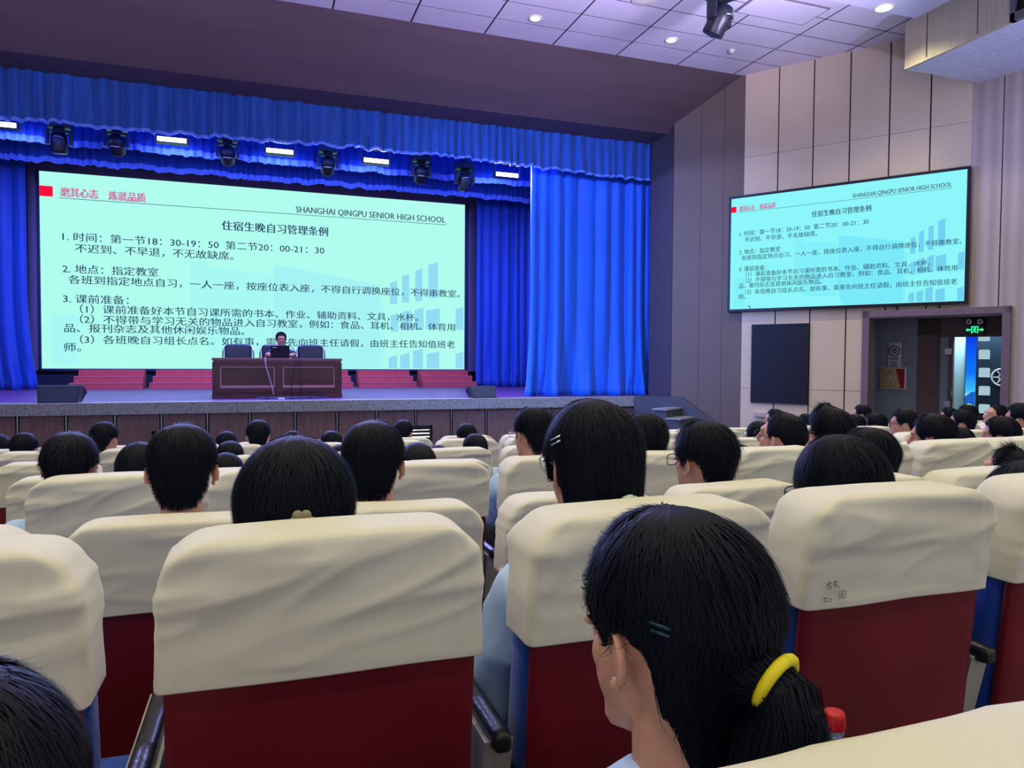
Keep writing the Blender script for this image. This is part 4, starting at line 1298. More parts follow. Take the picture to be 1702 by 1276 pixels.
o = m.build('pen_scribble', [M_INK], [c for c in sc_chair.children if c.name.startswith('cover')][0])
# plastic bottle on the armrest
bt = empty('drink_bottle', (0, 0, 0))
p = at(1390, 1238, 0.74)
bt.location = (p.x, p.y, ROW_Z[0] + 0.664)
bt.rotation_euler = (0.02, -0.04, 0)
bt.scale = (1.0, 1.0, 1.34)
tag(bt, 'clear plastic drink bottle with a red screw cap behind the closest cream cover', 'bottle')
M_PET = mat('clear_bottle_plastic', (0.9, 0.9, 0.92, 1), 0.05, spec=0.6, trans=0.95)
m = MB(); m.lathe([(0.005, 0.0), (0.026, 0.0), (0.029, 0.008), (0.029, 0.045), (0.027, 0.05), (0.029, 0.056), (0.029, 0.09), (0.026, 0.112), (0.017, 0.130), (0.012, 0.138), (0.012, 0.147), (0.004, 0.147)], n=24); m.build('bottle_body', [M_PET], bt)
m = MB(); m.lathe([(0.004, 0.1455), (0.0138, 0.1455), (0.0142, 0.147), (0.0138, 0.158), (0.0125, 0.161), (0.004, 0.1615)], n=24); m.build('screw_cap', [mat('red_cap_plastic', srgb(200, 24, 30), 0.35)], bt)
# ------------------------------------------------------------------ people
M_SKIN = mat('skin', srgb(206, 150, 124), 0.5, spec=0.35, noise_amt=0.05, noise_scale=20)
M_HAIR = mat('black_hair', (0.0022, 0.0036, 0.0115, 1), 0.55, spec=0.13)
M_HAIRB = mat('dark_brown_hair', (0.007, 0.006, 0.012, 1), 0.55, spec=0.15)
M_SHIRT = mat('light_blue_uniform_cloth', srgb(184, 210, 234), 0.8, spec=0.2, noise_amt=0.04, noise_scale=6, bump=0.05, bump_scale=400)
M_SHIRTW = mat('white_uniform_cloth', srgb(196, 204, 214), 0.8, spec=0.2, noise_amt=0.04, noise_scale=6)
M_TSHIRT = mat('slate_blue_tee_cloth', srgb(60, 74, 104), 0.8, spec=0.2)
M_TROUSER = mat('navy_trouser_cloth', srgb(24, 28, 46), 0.8)
M_SHOE = mat('grey_shoe', srgb(70, 70, 76), 0.6)
M_FRAME = mat('dark_glasses_frame', (0.01, 0.01, 0.012, 1), 0.25, spec=0.6)
M_FRAMEL = mat('pale_metal_glasses_frame', (0.7, 0.7, 0.75, 1), 0.2, metal=0.9)
M_EYEW = mat('eye_white', srgb(225, 220, 215), 0.3)
M_EYED = mat('eye_dark', (0.01, 0.008, 0.008, 1), 0.1)
M_LIP = mat('lip_skin', srgb(176, 98, 92), 0.45)

def remeshed(mb, voxel, smooth=2, nz=0.0, nscale=20.0, seed=0):
    me = mb.mesh('tmp')
    o = bpy.data.objects.new('tmp', me)
    COL.objects.link(o)
    r = o.modifiers.new('r', 'REMESH'); r.mode = 'VOXEL'; r.voxel_size = voxel; r.use_smooth_shade = True
    if smooth:
        s = o.modifiers.new('s', 'SMOOTH'); s.factor = 0.5; s.iterations = smooth
    dg = bpy.context.evaluated_depsgraph_get()
    out = bpy.data.meshes.new_from_object(o.evaluated_get(dg))
    bpy.data.objects.remove(o); bpy.data.meshes.remove(me)
    if nz:
        n = len(out.vertices)
        co = np.zeros(n * 3); out.vertices.foreach_get('co', co); co = co.reshape(-1, 3)
        no = np.zeros(n * 3); out.vertices.foreach_get('normal', no); no = no.reshape(-1, 3)
        for i in range(n):
            p = co[i]
            d = noise.noise(Vector((p[0] * nscale + seed, p[1] * nscale, p[2] * nscale * 0.55)))
            d = 1 - 2 * abs(d)
            co[i] += no[i] * nz * d
        out.vertices.foreach_set('co', co.reshape(-1))
    out.polygons.foreach_set('use_smooth', [True] * len(out.polygons))
    out.update()
    return out

def add_head(mb, T, fine):
    q = MB(T)
    n = (26, 18) if fine else (16, 12)
    q.ell((0, -0.014, 0.030), (0.075, 0.094, 0.090), None, *n)            # skull
    q.ell((0, -0.030, -0.020), (0.066, 0.066, 0.070), None, *n)
    q.ell((0, 0.026, -0.040), (0.060, 0.060, 0.072), None, *n)            # face
    q.ell((0, 0.042, -0.078), (0.043, 0.040, 0.040), None, *n)            # jaw
    q.ell((0, 0.068, -0.100), (0.020, 0.018, 0.017))                      # chin
    q.ell((0, 0.066, 0.030), (0.056, 0.024, 0.020))                       # brow
    for s in (-1, 1):
        q.ell((s * 0.037, 0.052, -0.024), (0.020, 0.018, 0.024))          # cheekbone
        q.tube([(s * 0.042, 0.004, -0.062), (s * 0.022, 0.058, -0.096)], [0.018, 0.017], 10)
        # ear: shell, rim and lobe
        R_ = Matrix.Rotation(s * math.radians(26), 3, 'Z') @ Matrix.Rotation(math.radians(-10), 3, 'X')
        q.ell((s * 0.081, -0.010, -0.006), (0.0058, 0.0155, 0.028), R_, 12, 10)
        rim = []
        for k in range(11):
            a = math.radians(-70 + k * 24)
            rim.append(Vector((s * 0.081, -0.010, -0.006)) + R_ @ Vector((s * 0.005, -0.0145 * math.cos(a) * 1.0, 0.0265 * math.sin(a))))
        q.tube(rim, 0.0036, 6)
        q.ell((s * 0.078, 0.000, -0.036), (0.006, 0.008, 0.009))
        q.ell((s * 0.030, 0.080, 0.004), (0.016, 0.010, 0.008))           # eyelid
    q.tube([(0, 0.080, 0.014), (0, 0.092, -0.006), (0, 0.104, -0.026)], [0.008, 0.010, 0.013], 10)
    q.ell((0, 0.094, -0.030), (0.018, 0.012, 0.009))
    q.ell((0, 0.082, -0.060), (0.024, 0.012, 0.0075)); q.ell((0, 0.081, -0.072), (0.020, 0.012, 0.0075))
    mb.v_off = len(mb.v)
    n0 = len(mb.v)
    mb.v += q.v
    mb.f += [[i + n0 for i in f] for f in q.f]; mb.mi += q.mi; mb.sm += q.sm

def hand(mb, w, d, up, s=1.0, curl=0.5):
    """palm, four unequal bent fingers and a thumb leaving the side of the palm; w wrist, d pointing, up = back of the hand"""
    d = Vector(d).normalized(); up = Vector(up); up = (up - d * up.dot(d)).normalized(); side = d.cross(up)
    B = Matrix((side, d, up)).transposed()
    mb.ell(w + d * 0.048 * s, (0.040 * s, 0.052 * s, 0.017 * s), B, 12, 8)
    for i, (o, L) in enumerate(((-0.030, 0.062), (-0.010, 0.074), (0.010, 0.070), (0.029, 0.055))):
        a = w + d * 0.085 * s + side * o * s
        b = a + d * L * 0.5 * s - up * 0.006 * s
        c = b + (d * (1 - curl) - up * curl).normalized() * L * 0.5 * s
        mb.tube([a, b, c], [0.0095 * s, 0.0088 * s, 0.0070 * s], 8)
        mb.ell(c, (0.007 * s,) * 3, None, 8, 6)
    a = w + d * 0.030 * s - side * 0.032 * s
    b = a + (d * 0.6 - side * 0.8).normalized() * 0.035 * s - up * 0.006
    c = b + (d * 0.9 - side * 0.3).normalized() * 0.028 * s
    mb.tube([a, b, c], [0.013 * s, 0.010 * s, 0.008 * s], 8)
    mb.ell(c, (0.008 * s,) * 3, None, 8, 6)

ZKEYS = {
    'short': [(0, .082), (28, .080), (48, .066), (64, .020), (76, -.012), (84, .010), (100, .022), (112, .000), (124, -.045), (145, -.078), (180, -.082)],
    'buzz': [(0, .078), (28, .076), (48, .060), (64, .024), (76, .000), (84, .016), (100, .024), (112, .002), (124, -.036), (145, -.060), (180, -.064)],
    'bob': [(0, .040), (35, .038), (52, .000), (66, -.070), (80, -.105), (100, -.118), (130, -.125), (180, -.128)],
    'low': [(0, .080), (28, .076), (46, .050), (60, .018), (72, -.030), (82, -.026), (92, -.004), (104, -.030), (120, -.090), (150, -.122), (180, -.125)],
    'pony': [(0, .084), (28, .080), (46, .060), (62, .026), (74, .000), (82, .006), (92, .024), (104, .010), (116, -.055), (138, -.105), (180, -.112)],
}
def lerp_keys(keys, a):
    for (a0, z0), (a1, z1) in zip(keys[:-1], keys[1:]):
        if a <= a1:
            t = (a - a0) / (a1 - a0)
            t = t * t * (3 - 2 * t)
            return z0 + (z1 - z0) * t
    return keys[-1][1]

class Hair:
    def __init__(self, style, seed, vol=1.0):
        self.style, self.seed = style, seed
        base = {'messy': 'short', 'spiky': 'short', 'tall': 'short'}.get(style, style)
        self.keys = ZKEYS[base]
        th = {'buzz': 0.005, 'short': 0.013, 'messy': 0.020, 'spiky': 0.018, 'tall': 0.022, 'bob': 0.020, 'low': 0.017, 'pony': 0.014}[style] * vol
        self.th = th
        self.long = base in ('bob', 'low')
        self.spread = {'bob': 0.004, 'low': -0.004}.get(base, 0.0)
        self.zc, self.cy = 0.026, -0.012
        self.up = {'tall': 0.026, 'spiky': 0.012}.get(style, 0.0)
    def p(self, az, t, lift=0.0):
        A = math.radians(az)
        a = abs((az + 180) % 360 - 180)
        ze = lerp_keys(self.keys, a)
        zc, th = self.zc, self.th
        rz = 0.091 + th
        if ze >= zc:
            e1 = math.asin(max(-1, min(1, (ze - zc) / rz)))
            el = math.pi / 2 - t * (math.pi / 2 - e1)
            z = zc + rz * math.sin(el); k = math.cos(el)
        else:
            t0 = 0.60
            if t <= t0:
                el = math.pi / 2 * (1 - t / t0)
                z = zc + rz * math.sin(el); k = math.cos(el)
            else:
                z = zc - (t - t0) / (1 - t0) * (zc - ze); k = 1.0
        if not self.long: k = k ** 0.82
        low = max(0.0, min(1.0, (0.055 - z) / 0.065)); low = low * low * (3 - 2 * low)      # 0 above the temples, 1 at ear level and lower
        dn = max(0.0, (zc - z) / 0.11)
        side = abs(math.sin(A))
        if self.long:
            rx = 0.079 + th * 0.85 + self.spread * dn
            rb = 0.098 + th * 0.9 - 0.008 * dn
        else:
            rx = 0.0765 + th * (0.85 * (1 - low) + 0.10 * low) - 0.012 * dn ** 1.5
            rb = 0.098 + th * (1 - 0.55 * min(1, dn * 1.2)) - 0.027 * dn ** 1.3
        if self.style == 'low' and 55 < a < 112:
            e = math.exp(-((a - 84) / 15.0) ** 2) * low
            rx -= e * (th * 0.8)
        rf = 0.083 + th * 0.7
        ry = rf if a < 90 else rb
        if self.up:
            z += self.up * (0.6 + 0.4 * math.cos(A)) * max(0, (z - 0.03) / 0.09)
        f = 1.004 + 0.03 * noise.noise(Vector((math.sin(A) * 1.6, math.cos(A) * 1.6, z * 9 + self.seed * 3.3))) * (1 - low)
        d = 1.0 + lift / 0.10
        return Vector((rx * k * math.sin(A) * f * d, self.cy + ry * k * math.cos(A) * f * d, zc + (z - zc) * (1 + (lift / 0.10 if z > zc else 0))))
    def build(self, strands, fly=0, wide=0.0016):
        na, nt_ = 72, 16
        rnd = random.Random(self.seed)
        V, F = [], []
        jag = [0.94 + 0.06 * math.sin(i * 2.1 + self.seed) + rnd.uniform(-0.05, 0.03) for i in range(na)]
        if self.style in ('low', 'pony', 'bob'): jag = [1.0 - rnd.uniform(0, 0.02) for _ in range(na)]
        comb = [0.0016 * math.sin(i * 2.4 + self.seed) + 0.0012 * rnd.uniform(-1, 1) for i in range(na)]
        for j in range(nt_ + 1):
            t = j / nt_
            for i in range(na):
                az = 360.0 * i / na
                V.append(self.p(az, t * (jag[i] if t > 0.6 else 1.0), comb[i] * min(1, t * 3)))
        for j in range(nt_):
            for i in range(na):
                i2 = (i + 1) % na
                F.append((j * na + i, (j + 1) * na + i, (j + 1) * na + i2, j * na + i2))
        n = len(V)
        # inner lining, so that the cap has thickness
        for j in range(nt_ + 1):
            for i in range(na):
                p = V[j * na + i]
                c = Vector((0, -0.012, min(p.z, 0.02)))
                V.append(c + (p - c) * (0.93 if p.z > 0.03 else 0.88))
        for j in range(nt_):
            for i in range(na):
                i2 = (i + 1) % na
                F.append((n + j * na + i2, n + (j + 1) * na + i2, n + (j + 1) * na + i, n + j * na + i))
        for i in range(na):
            i2 = (i + 1) % na
            F.append((nt_ * na + i, n + nt_ * na + i, n + nt_ * na + i2, nt_ * na + i2))
        mess = {'messy': 0.018, 'spiky': 0.022, 'tall': 0.022, 'short': 0.008, 'buzz': 0.003}.get(self.style, 0.003)
        for k in range(strands + fly):
            az = rnd.uniform(0, 360)
            t = rnd.uniform(0.09, 0.92) ** 0.75
            L = rnd.uniform(0.16, 0.34) if self.style not in ('buzz',) else 0.08
            dz = rnd.uniform(-14, 14)
            lift = rnd.uniform(0.0, mess)
            if self.style == 'spiky' and t < 0.6: lift = rnd.uniform(0.008, 0.034)
            tip = rnd.uniform(0.0, 0.006)
            if k >= strands:
                lift = rnd.uniform(0.004, 0.018); L = rnd.uniform(0.25, 0.5); dz = rnd.uniform(-30, 30); wd = 0.0006
            else:
                wd = wide * rnd.uniform(0.6, 1.4)
            pts = []
            for q in range(6):
                s = q / 5
                tt = t + L * s
                if self.style in ('low', 'bob', 'pony') and k < strands: tt = min(tt, 1.01)
                else: tt = min(tt, 1.10)
                pts.append(self.p(az + dz * s, tt if tt <= 1 else 1.0, 0.0015 + lift * s * s + tip * s) - Vector((0, 0, max(0, tt - 1) * 0.12)))
            b = len(V)
            for q, p in enumerate(pts):
                tg = (pts[min(q + 1, 5)] - pts[max(q - 1, 0)])
                if tg.length < 1e-6: tg = Vector((0, 0, -1))
                nn = (p - Vector((0, -0.012, 0.02)))
                sd = tg.cross(nn)
                if sd.length < 1e-9: sd = Vector((1, 0, 0))
                sd = sd.normalized() * wd * (1 - 0.92 * q / 5)
                V.append(p - sd); V.append(p + sd)
            for q in range(5):
                F.append((b + 2 * q, b + 2 * q + 1, b + 2 * q + 3, b + 2 * q + 2))
        return V, F

def tail(V, F, path, rad, strands, seed, wide=0.0016):
    """gathered hair along a path, as a tapering lock with loose strands"""
    rnd = random.Random(seed)
    path = [Vector(p) for p in path]
    m = MB(); m.tube(path, rad, 14)
    n = len(V)
    V += [Vector(v) for v in m.v]; F += [[i + n for i in f] for f in m.f]
    for k in range(strands):
        a = rnd.uniform(0, 2 * math.pi); rr = rnd.uniform(0.85, 1.22)
        st = rnd.uniform(0, 0.5); ln = rnd.uniform(0.4, 0.7)
        pts = []
        for q in range(6):
            s = min(0.999, st + ln * q / 5) * (len(path) - 1)
            i = int(s); fr = s - i
            c = path[i].lerp(path[min(i + 1, len(path) - 1)], fr)
            r = rad[i] * (1 - fr) + rad[min(i + 1, len(rad) - 1)] * fr
            t = (path[min(i + 1, len(path) - 1)] - path[i]).normalized() if i + 1 < len(path) else Vector((0, 0, -1))
            u = t.cross(Vector((1, 0, 0))).normalized(); w = t.cross(u)
            pts.append((c + (u * math.cos(a) + w * math.sin(a)) * r * (rr + 0.15 * q / 5), c))
        b = len(V)
        for q, (p, c) in enumerate(pts):
            tg = pts[min(q + 1, 5)][0] - pts[max(q - 1, 0)][0]
            sd = tg.cross(p - c)
            if sd.length < 1e-9: sd = Vector((1, 0, 0))
            sd = sd.normalized() * wide * (1 - 0.9 * q / 5)
            V.append(p - sd); V.append(p + sd)
        for q in range(5):
            F.append((b + 2 * q, b + 2 * q + 1, b + 2 * q + 3, b + 2 * q + 2))

HEAD_TOP = 0.128
def person(label, root_loc, facing, C, s, yaw, pitch, roll, style, seed, fine=0, glasses=None, shirt=None, sleeves='long', pose='lap', vol=1.0, tie=None, eyes=False, hairmat=None, hip_dy=0.0, strands=None, group='seated pupils', clip=None, armw=0.0, bw=None, eld=-0.27, wrist=None):
    """seated person; root on the floor, facing +y in its own frame, C = head centre in that frame"""
    r = empty('person', root_loc, facing)
    tag(r, label, 'person', group)
    R3 = Matrix.Rotation(yaw, 3, 'Z') @ Matrix.Rotation(pitch, 3, 'X') @ Matrix.Rotation(roll, 3, 'Y')
    TH = Matrix.Translation(C) @ R3.to_4x4() @ Matrix.Scale(s, 4)
    b = bw or min(s, 1.08)
    H = Vector((0, 0.0 + hip_dy, 0.592))
    half = Matrix.Rotation(yaw * 0.35, 3, 'Z') @ Matrix.Rotation(pitch * 0.3, 3, 'X')
    NK = C + half @ Vector((0, -0.040, -0.168)) * s
    MID = H.lerp(NK, 0.5) + Vector((0, -0.012 - max(0, 0.50 - (NK - H).length) * 0.35, 0))
    def spine(t):
        a = H.lerp(MID, t); c = MID.lerp(NK, t)
        return a.lerp(c, t)
    sh = [NK + Vector((sx * 0.157 * b, 0.01, -0.075 * b)) for sx in (-1, 1)]
    if pose == 'desk':
        el = [sh[i] + Vector((sx * 0.075, 0.10, -0.24)) for i, sx in enumerate((-1, 1))]
        for e_ in el: e_.z = max(e_.z, 0.80)
        wr = [Vector((el[i].x - sx * 0.10, el[i].y + 0.13, 0.790)) for i, sx in enumerate((-1, 1))]
    else:
        el = [sh[i] + Vector((sx * armw, 0.09, eld)) for i, sx in enumerate((-1, 1))]
        wr = [Vector((sx * 0.065, max(el[i].y + 0.15, 0.22), 0.700)) for i, sx in enumerate((-1, 1))]
    if eld == -0.27 and pose == 'lap':
        for e_ in el: e_.z = max(e_.z, 0.735)
    if wrist is not None: wr = [Vector((sx * wrist[0], wrist[1], wrist[2])) for sx in (-1, 1)]
    knee = [Vector((sx * 0.10, 0.40, 0.566)) for sx in (-1, 1)]
    ank = [Vector((sx * 0.10, 0.37, 0.10)) for sx in (-1, 1)]
    ST_ = [(0.0, (0.165, 0.115, 0.105)), (0.22, (0.145, 0.105, 0.11)), (0.45, (0.150, 0.105, 0.12)), (0.68, (0.165, 0.108, 0.12)), (0.86, (0.150, 0.095, 0.085))]
    def torso(mb, g, lo=0):
        for t, rad in ST_[lo:]:
            mb.ell(spine(t), tuple(x * b + g for x in rad))
        mb.tube([sh[0] + Vector((-0.0, 0, 0)), NK + Vector((0, -0.005, -0.035)), sh[1]], [0.050 * b + g, 0.062 * b + g, 0.050 * b + g], 12)
        for k in (0, 1): mb.ell(sh[k], (0.056 * b + g,) * 3)
    # body: one continuous skin
    mb = MB()
    torso(mb, -0.004)
    mb.tube([NK + Vector((0, 0, -0.03)), NK.lerp(C, 0.5) + Vector((0, -0.006, 0)), C + R3 @ Vector((0, -0.022, -0.04)) * s], [0.060 * s, 0.053 * s, 0.055 * s], 14)
    for k in (0, 1):
        mb.tube([sh[k], el[k]], [0.046 * b, 0.038 * b], 12); mb.ell(el[k], (0.038 * b,) * 3)
        mb.tube([el[k], wr[k]], [0.038 * b, 0.026 * b], 12)
        hand(mb, wr[k], wr[k] - el[k] + Vector((0, 0.05, 0)), (0, -0.2, 1), b, 0.45)
        mb.tube([H + Vector(((-1, 1)[k] * 0.08, 0, 0)), knee[k]], [0.085 * b, 0.058 * b], 12); mb.ell(knee[k], (0.056 * b,) * 3)
        mb.tube([knee[k], ank[k]], [0.052 * b, 0.036 * b], 12)
        mb.tube([ank[k] + Vector((0, -0.03, -0.04)), ank[k] + Vector((0, 0.13, -0.055))], [0.038, 0.030], 10)
    add_head(mb, TH, fine > 0)
    vox = (0.011, 0.0065, 0.0042)[fine]
    me = remeshed(mb, vox, 2 if fine else 1)
    link_mesh('body', me, r, [M_SKIN])
    # shirt
    mb = MB()
    torso(mb, 0.010)
    mb.tube([NK + Vector((0, -0.012, -0.045)), NK + Vector((0, -0.006, 0.012))], [0.074 * b, 0.066 * b], 14)
    for k in (0, 1):
        if sleeves == 'long':
            mb.tube([sh[k], el[k]], [0.066 * b, 0.058 * b], 12); mb.ell(el[k], (0.058 * b,) * 3)
            mb.tube([el[k], el[k].lerp(wr[k], 0.92)], [0.058 * b, 0.044 * b], 12)
        else:
            mb.tube([sh[k], sh[k].lerp(el[k], 0.72)], [0.064 * b, 0.062 * b], 12)
    me = remeshed(mb, 0.014 if fine == 0 else 0.009, 2, 0.009 if fine else 0.0, 13.0, seed)
    link_mesh('shirt', me, r, [shirt or M_SHIRT])
    # trousers and shoes
    mb = MB()
    mb.ell(H, (0.178 * b, 0.128 * b, 0.115 * b))
    for k in (0, 1):
        mb.tube([H + Vector(((-1, 1)[k] * 0.08, 0, 0)), knee[k]], [0.100 * b, 0.074 * b], 12); mb.ell(knee[k], (0.072 * b,) * 3)
        mb.tube([knee[k], ank[k] + Vector((0, 0, 0.01))], [0.070 * b, 0.056 * b], 12)
    link_mesh('trousers', remeshed(mb, 0.016, 2), r, [M_TROUSER])
    for k in (0, 1):
        q = MB(); a = ank[k]
        q.ell((a.x, a.y + 0.06, 0.042), (0.045, 0.125, 0.042)); q.ell((a.x, a.y - 0.01, 0.062), (0.044, 0.060, 0.055))
        link_mesh('shoe', remeshed(q, 0.012, 1), r, [M_SHOE])
    # hair
    hs = Hair(style, seed, vol)
    if strands is None: strands = (350, 1800, 5000)[fine]
    V, F = hs.build(strands, (6, 40, 160)[fine], (0.0024, 0.0017, 0.0012)[fine])
    if tie is not None and tie.get('path'):
        tail(V, F, tie['path'], tie['rad'], (60, 300, 1400)[fine], seed, (0.002, 0.0016, 0.0012)[fine])
    V = [TH @ Vector(v) for v in V]
    h = link_mesh('hair', np_mesh('hair', V, F, True), r, [hairmat or M_HAIR])
    if tie is not None:
        q = MB(TH)
        c, ax, rt, tb = Vector(tie['at']), Vector(tie['axis']).normalized(), tie['r'], tie['tube']
        u = ax.cross(Vector((1, 0, 0.01))).normalized(); w = ax.cross(u)
        pts = []
        for k in range(33):
            a = 2 * math.pi * k / 32
            rr = rt * (1 + tie.get('wob', 0.0) * math.sin(7 * a))
            pts.append(c + (u * math.cos(a) + w * math.sin(a)) * rr)
        q.tube(pts, [tb * (1 + tie.get('wob', 0.0) * 1.5 * math.sin(11 * k)) for k in range(33)], 8)
        o = q.build('hair_tie', [tie['mat']], h)
        if tie.get('flower'):
            q = MB(TH)
            fc = c + Vector(tie['flower'])
            for k in range(6):
                a = 2 * math.pi * k / 6
                q.ell(fc + Vector((0.012 * math.cos(a), -0.004, 0.012 * math.sin(a))), (0.008, 0.004, 0.008), None, 8, 6)
            q.ell(fc + Vector((0, -0.008, 0)), (0.005, 0.005, 0.005), None, 8, 6)
            q.build('flower', [tie['fmat']], o)
    if clip is not None:
        q = MB(TH)
        for pts in clip['pts']:
            q.tube([hs.p(a_, t_, 0.006) for a_, t_ in pts], clip['r'], 6)
        q.build('hair_clip', [clip['mat']], h)
    if glasses is not None:
        q = MB(TH)
        rt = 0.0022 if fine == 0 else 0.0016
        for sx in (-1, 1):
            ring = []
            for k in range(25):
                a = 2 * math.pi * k / 24
                ca, sa_ = math.cos(a), math.sin(a)
                ring.append((sx * 0.034 + 0.026 * math.copysign(abs(ca) ** 0.55, ca), 0.098 - 0.12 * (0.034 + sx * 0.026 * ca * sx) ** 1.0 * 0.4, -0.002 + 0.019 * math.copysign(abs(sa_) ** 0.6, sa_)))
            q.tube(ring, rt, 6)
            q.tube([(sx * 0.060, 0.094, 0.006), (sx * 0.079, 0.070, 0.007), (sx * 0.085, 0.010, 0.010), (sx * 0.084, -0.012, 0.002)], rt, 6)
        q.tube([(-0.009, 0.098, 0.004), (0, 0.101, 0.007), (0.009, 0.098, 0.004)], rt, 6)
        q.build('glasses', [glasses], r)
    if eyes:
        for sx in (-1, 1):
            q = MB(TH); q.ell((sx * 0.030, 0.0862, 0.001), (0.0115, 0.0055, 0.0045), None, 10, 8)
            e = q.build('eye', [M_EYEW], r)
            q = MB(TH); q.ell((sx * 0.030, 0.0905, 0.001), (0.0045, 0.0022, 0.0045), None, 8, 6); q.build('iris', [M_EYED], e)
            q = MB(TH); q.tube([(sx * 0.016, 0.091, 0.020), (sx * 0.032, 0.089, 0.025), (sx * 0.048, 0.078, 0.020)], [0.002, 0.003, 0.0015], 6); q.build('eyebrow', [M_HAIR], r)
        q = MB(TH); q.ell((0, 0.0912, -0.066), (0.019, 0.0045, 0.0065), None, 12, 8); q.build('mouth', [M_LIP], r)
    return r

SCREEN_AIM = Vector((0.4, 20.0, 0))
USED = {}
def pupil(label, row, uc, vtop, w, style, yaw=0.0, pitch=0.0, roll=0.0, dy=0.325, fine=None, smin=0.96, smax=1.2, **kw):
    """head at photo column uc, hair top at vtop, w pixels wide, in the given seat row; yaw is added to the look towards the screen"""
    Y = ROW_Y[row] + dy
    P = at(uc, vtop, Y)
    aim = math.atan2(P.x - SCREEN_AIM.x, SCREEN_AIM.y - Y)
    ya = aim + math.radians(yaw)
    phi = math.atan2(P.x, P.y) + ya
    depth = (P - EYE).dot(_F)
    nominal = 2 * math.sqrt((0.092 * math.cos(phi)) ** 2 + (0.112 * math.sin(phi)) ** 2)
    s = max(smin, min(smax, w * depth / FPX / nominal))
    hs_ = Hair(style, 1, kw.get('vol', 1.0))
    top = (0.118 + hs_.th + hs_.up * 0.8) * s * math.cos(math.radians(pitch) * 0.7)
    C = Vector((P.x, Y, P.z - top))
    n = min(range(len(SEATS[row])), key=lambda i: abs(SEATS[row][i] - P.x))
    xs = SEATS[row][n]
    free = [i for i in range(len(SEATS[row])) if (row, i) not in USED]
    n = min(free, key=lambda i: abs(SEATS[row][i] - P.x))
    xs = SEATS[row][n]
    USED[(row, n)] = label
    root = Vector((xs, ROW_Y[row] + 0.365, ROW_Z[row]))
    if fine is None: fine = 1 if row <= 3 else 0
    seed = int(uc * 7 + row * 131) % 997
    cl = C - root
    return person(label, root, 0.0, cl, s, ya, math.radians(pitch), math.radians(roll), style, seed, fine, **kw)

M_TIE_BEIGE = mat('beige_scrunchie', srgb(150, 140, 110), 0.7)
M_TIE_GREEN = mat('pale_green_scrunchie', srgb(196, 226, 196), 0.7)
M_TIE_YELLOW = mat('yellow_hair_elastic', srgb(232, 214, 24), 0.5)
M_CLIP = mat('silver_hair_clip', (0.8, 0.8, 0.85, 1), 0.2, metal=0.9)
M_CLIPD = mat('dark_teal_hair_clip', srgb(24, 66, 84), 0.3)
LOWTAIL = dict(path=[(0, -0.118, -0.095), (0, -0.138, -0.110), (0, -0.142, -0.15), (0.005, -0.135, -0.22), (0.005, -0.128, -0.27)], rad=[0.020, 0.024, 0.028, 0.020, 0.006])
# closest row
pupil('girl with low black ponytail held by a yellow elastic, foreground right, seen from behind', 0, 1112, 841, 330, 'pony', yaw=17, pitch=-4, dy=0.34, fine=2, smin=0.965, smax=0.965, vol=1.2, armw=0.0, wrist=(0.05, 0.14, 0.68),
      tie=dict(at=(0, -0.130, -0.018), axis=(0.1, -0.9, -0.42), r=0.0265, tube=0.0060, mat=M_TIE_YELLOW,
               path=[(0, -0.096, -0.010), (0, -0.130, -0.022), (-0.002, -0.143, -0.034), (-0.008, -0.138, -0.070), (-0.014, -0.128, -0.115), (-0.016, -0.118, -0.165), (-0.016, -0.112, -0.22)], rad=[0.036, 0.019, 0.029, 0.034, 0.034, 0.030, 0.012]),
      clip=dict(pts=[[(-112, 0.55), (-122, 0.565)], [(-112, 0.575), (-121, 0.588)]], r=0.0016, mat=M_CLIPD))
pupil('dark haired head cut off by the bottom left corner of the photo', 0, -90, 1098, 420, 'low', yaw=0, dy=0.37, fine=2, smax=1.15, hairmat=M_HAIRB)
# second row
pupil('girl with a flower scrunchie seated in the big foreground chair', 1, 489, 722, 184, 'low', fine=2, vol=1.15, armw=-0.02, bw=0.86,
      tie=dict(at=(0.006, -0.132, 0.006), axis=(0, -0.9, -0.3), r=0.020, tube=0.007, wob=0.15, mat=M_TIE_BEIGE, flower=(0.0, -0.012, 0.016), fmat=M_TIE_BEIGE, path=[(0, -0.108, -0.008), (0, -0.128, -0.020), (0, -0.140, -0.05), (0, -0.138, -0.12), (0, -0.13, -0.2)], rad=[0.020, 0.022, 0.03, 0.026, 0.006]))
pupil('girl with straight black hair and a pale green scrunchie, just right of centre', 1, 980, 661, 160, 'low', yaw=6, fine=2, vol=1.15, glasses=M_FRAMEL, armw=0.095, eld=-0.36,
      tie=dict(at=(0.0, -0.139, -0.062), axis=(0, -0.9, -0.3), r=0.017, tube=0.010, wob=0.12, mat=M_TIE_GREEN, **LOWTAIL),
      clip=dict(pts=[[(-92, 0.50), (-104, 0.46)], [(-94, 0.53), (-106, 0.49)]], r=0.0018, mat=M_CLIP))
pupil('dark glossy rounded head with glasses just above the scribbled chair cover', 1, 1392, 722, 150, 'bob', yaw=8, pitch=-8, fine=2, glasses=M_FRAME)
pupil('dark haired pupil at the right edge, head behind the chair cover beside the scribbled one', 1, 1700, 763, 140, 'bob', yaw=0, fine=1)
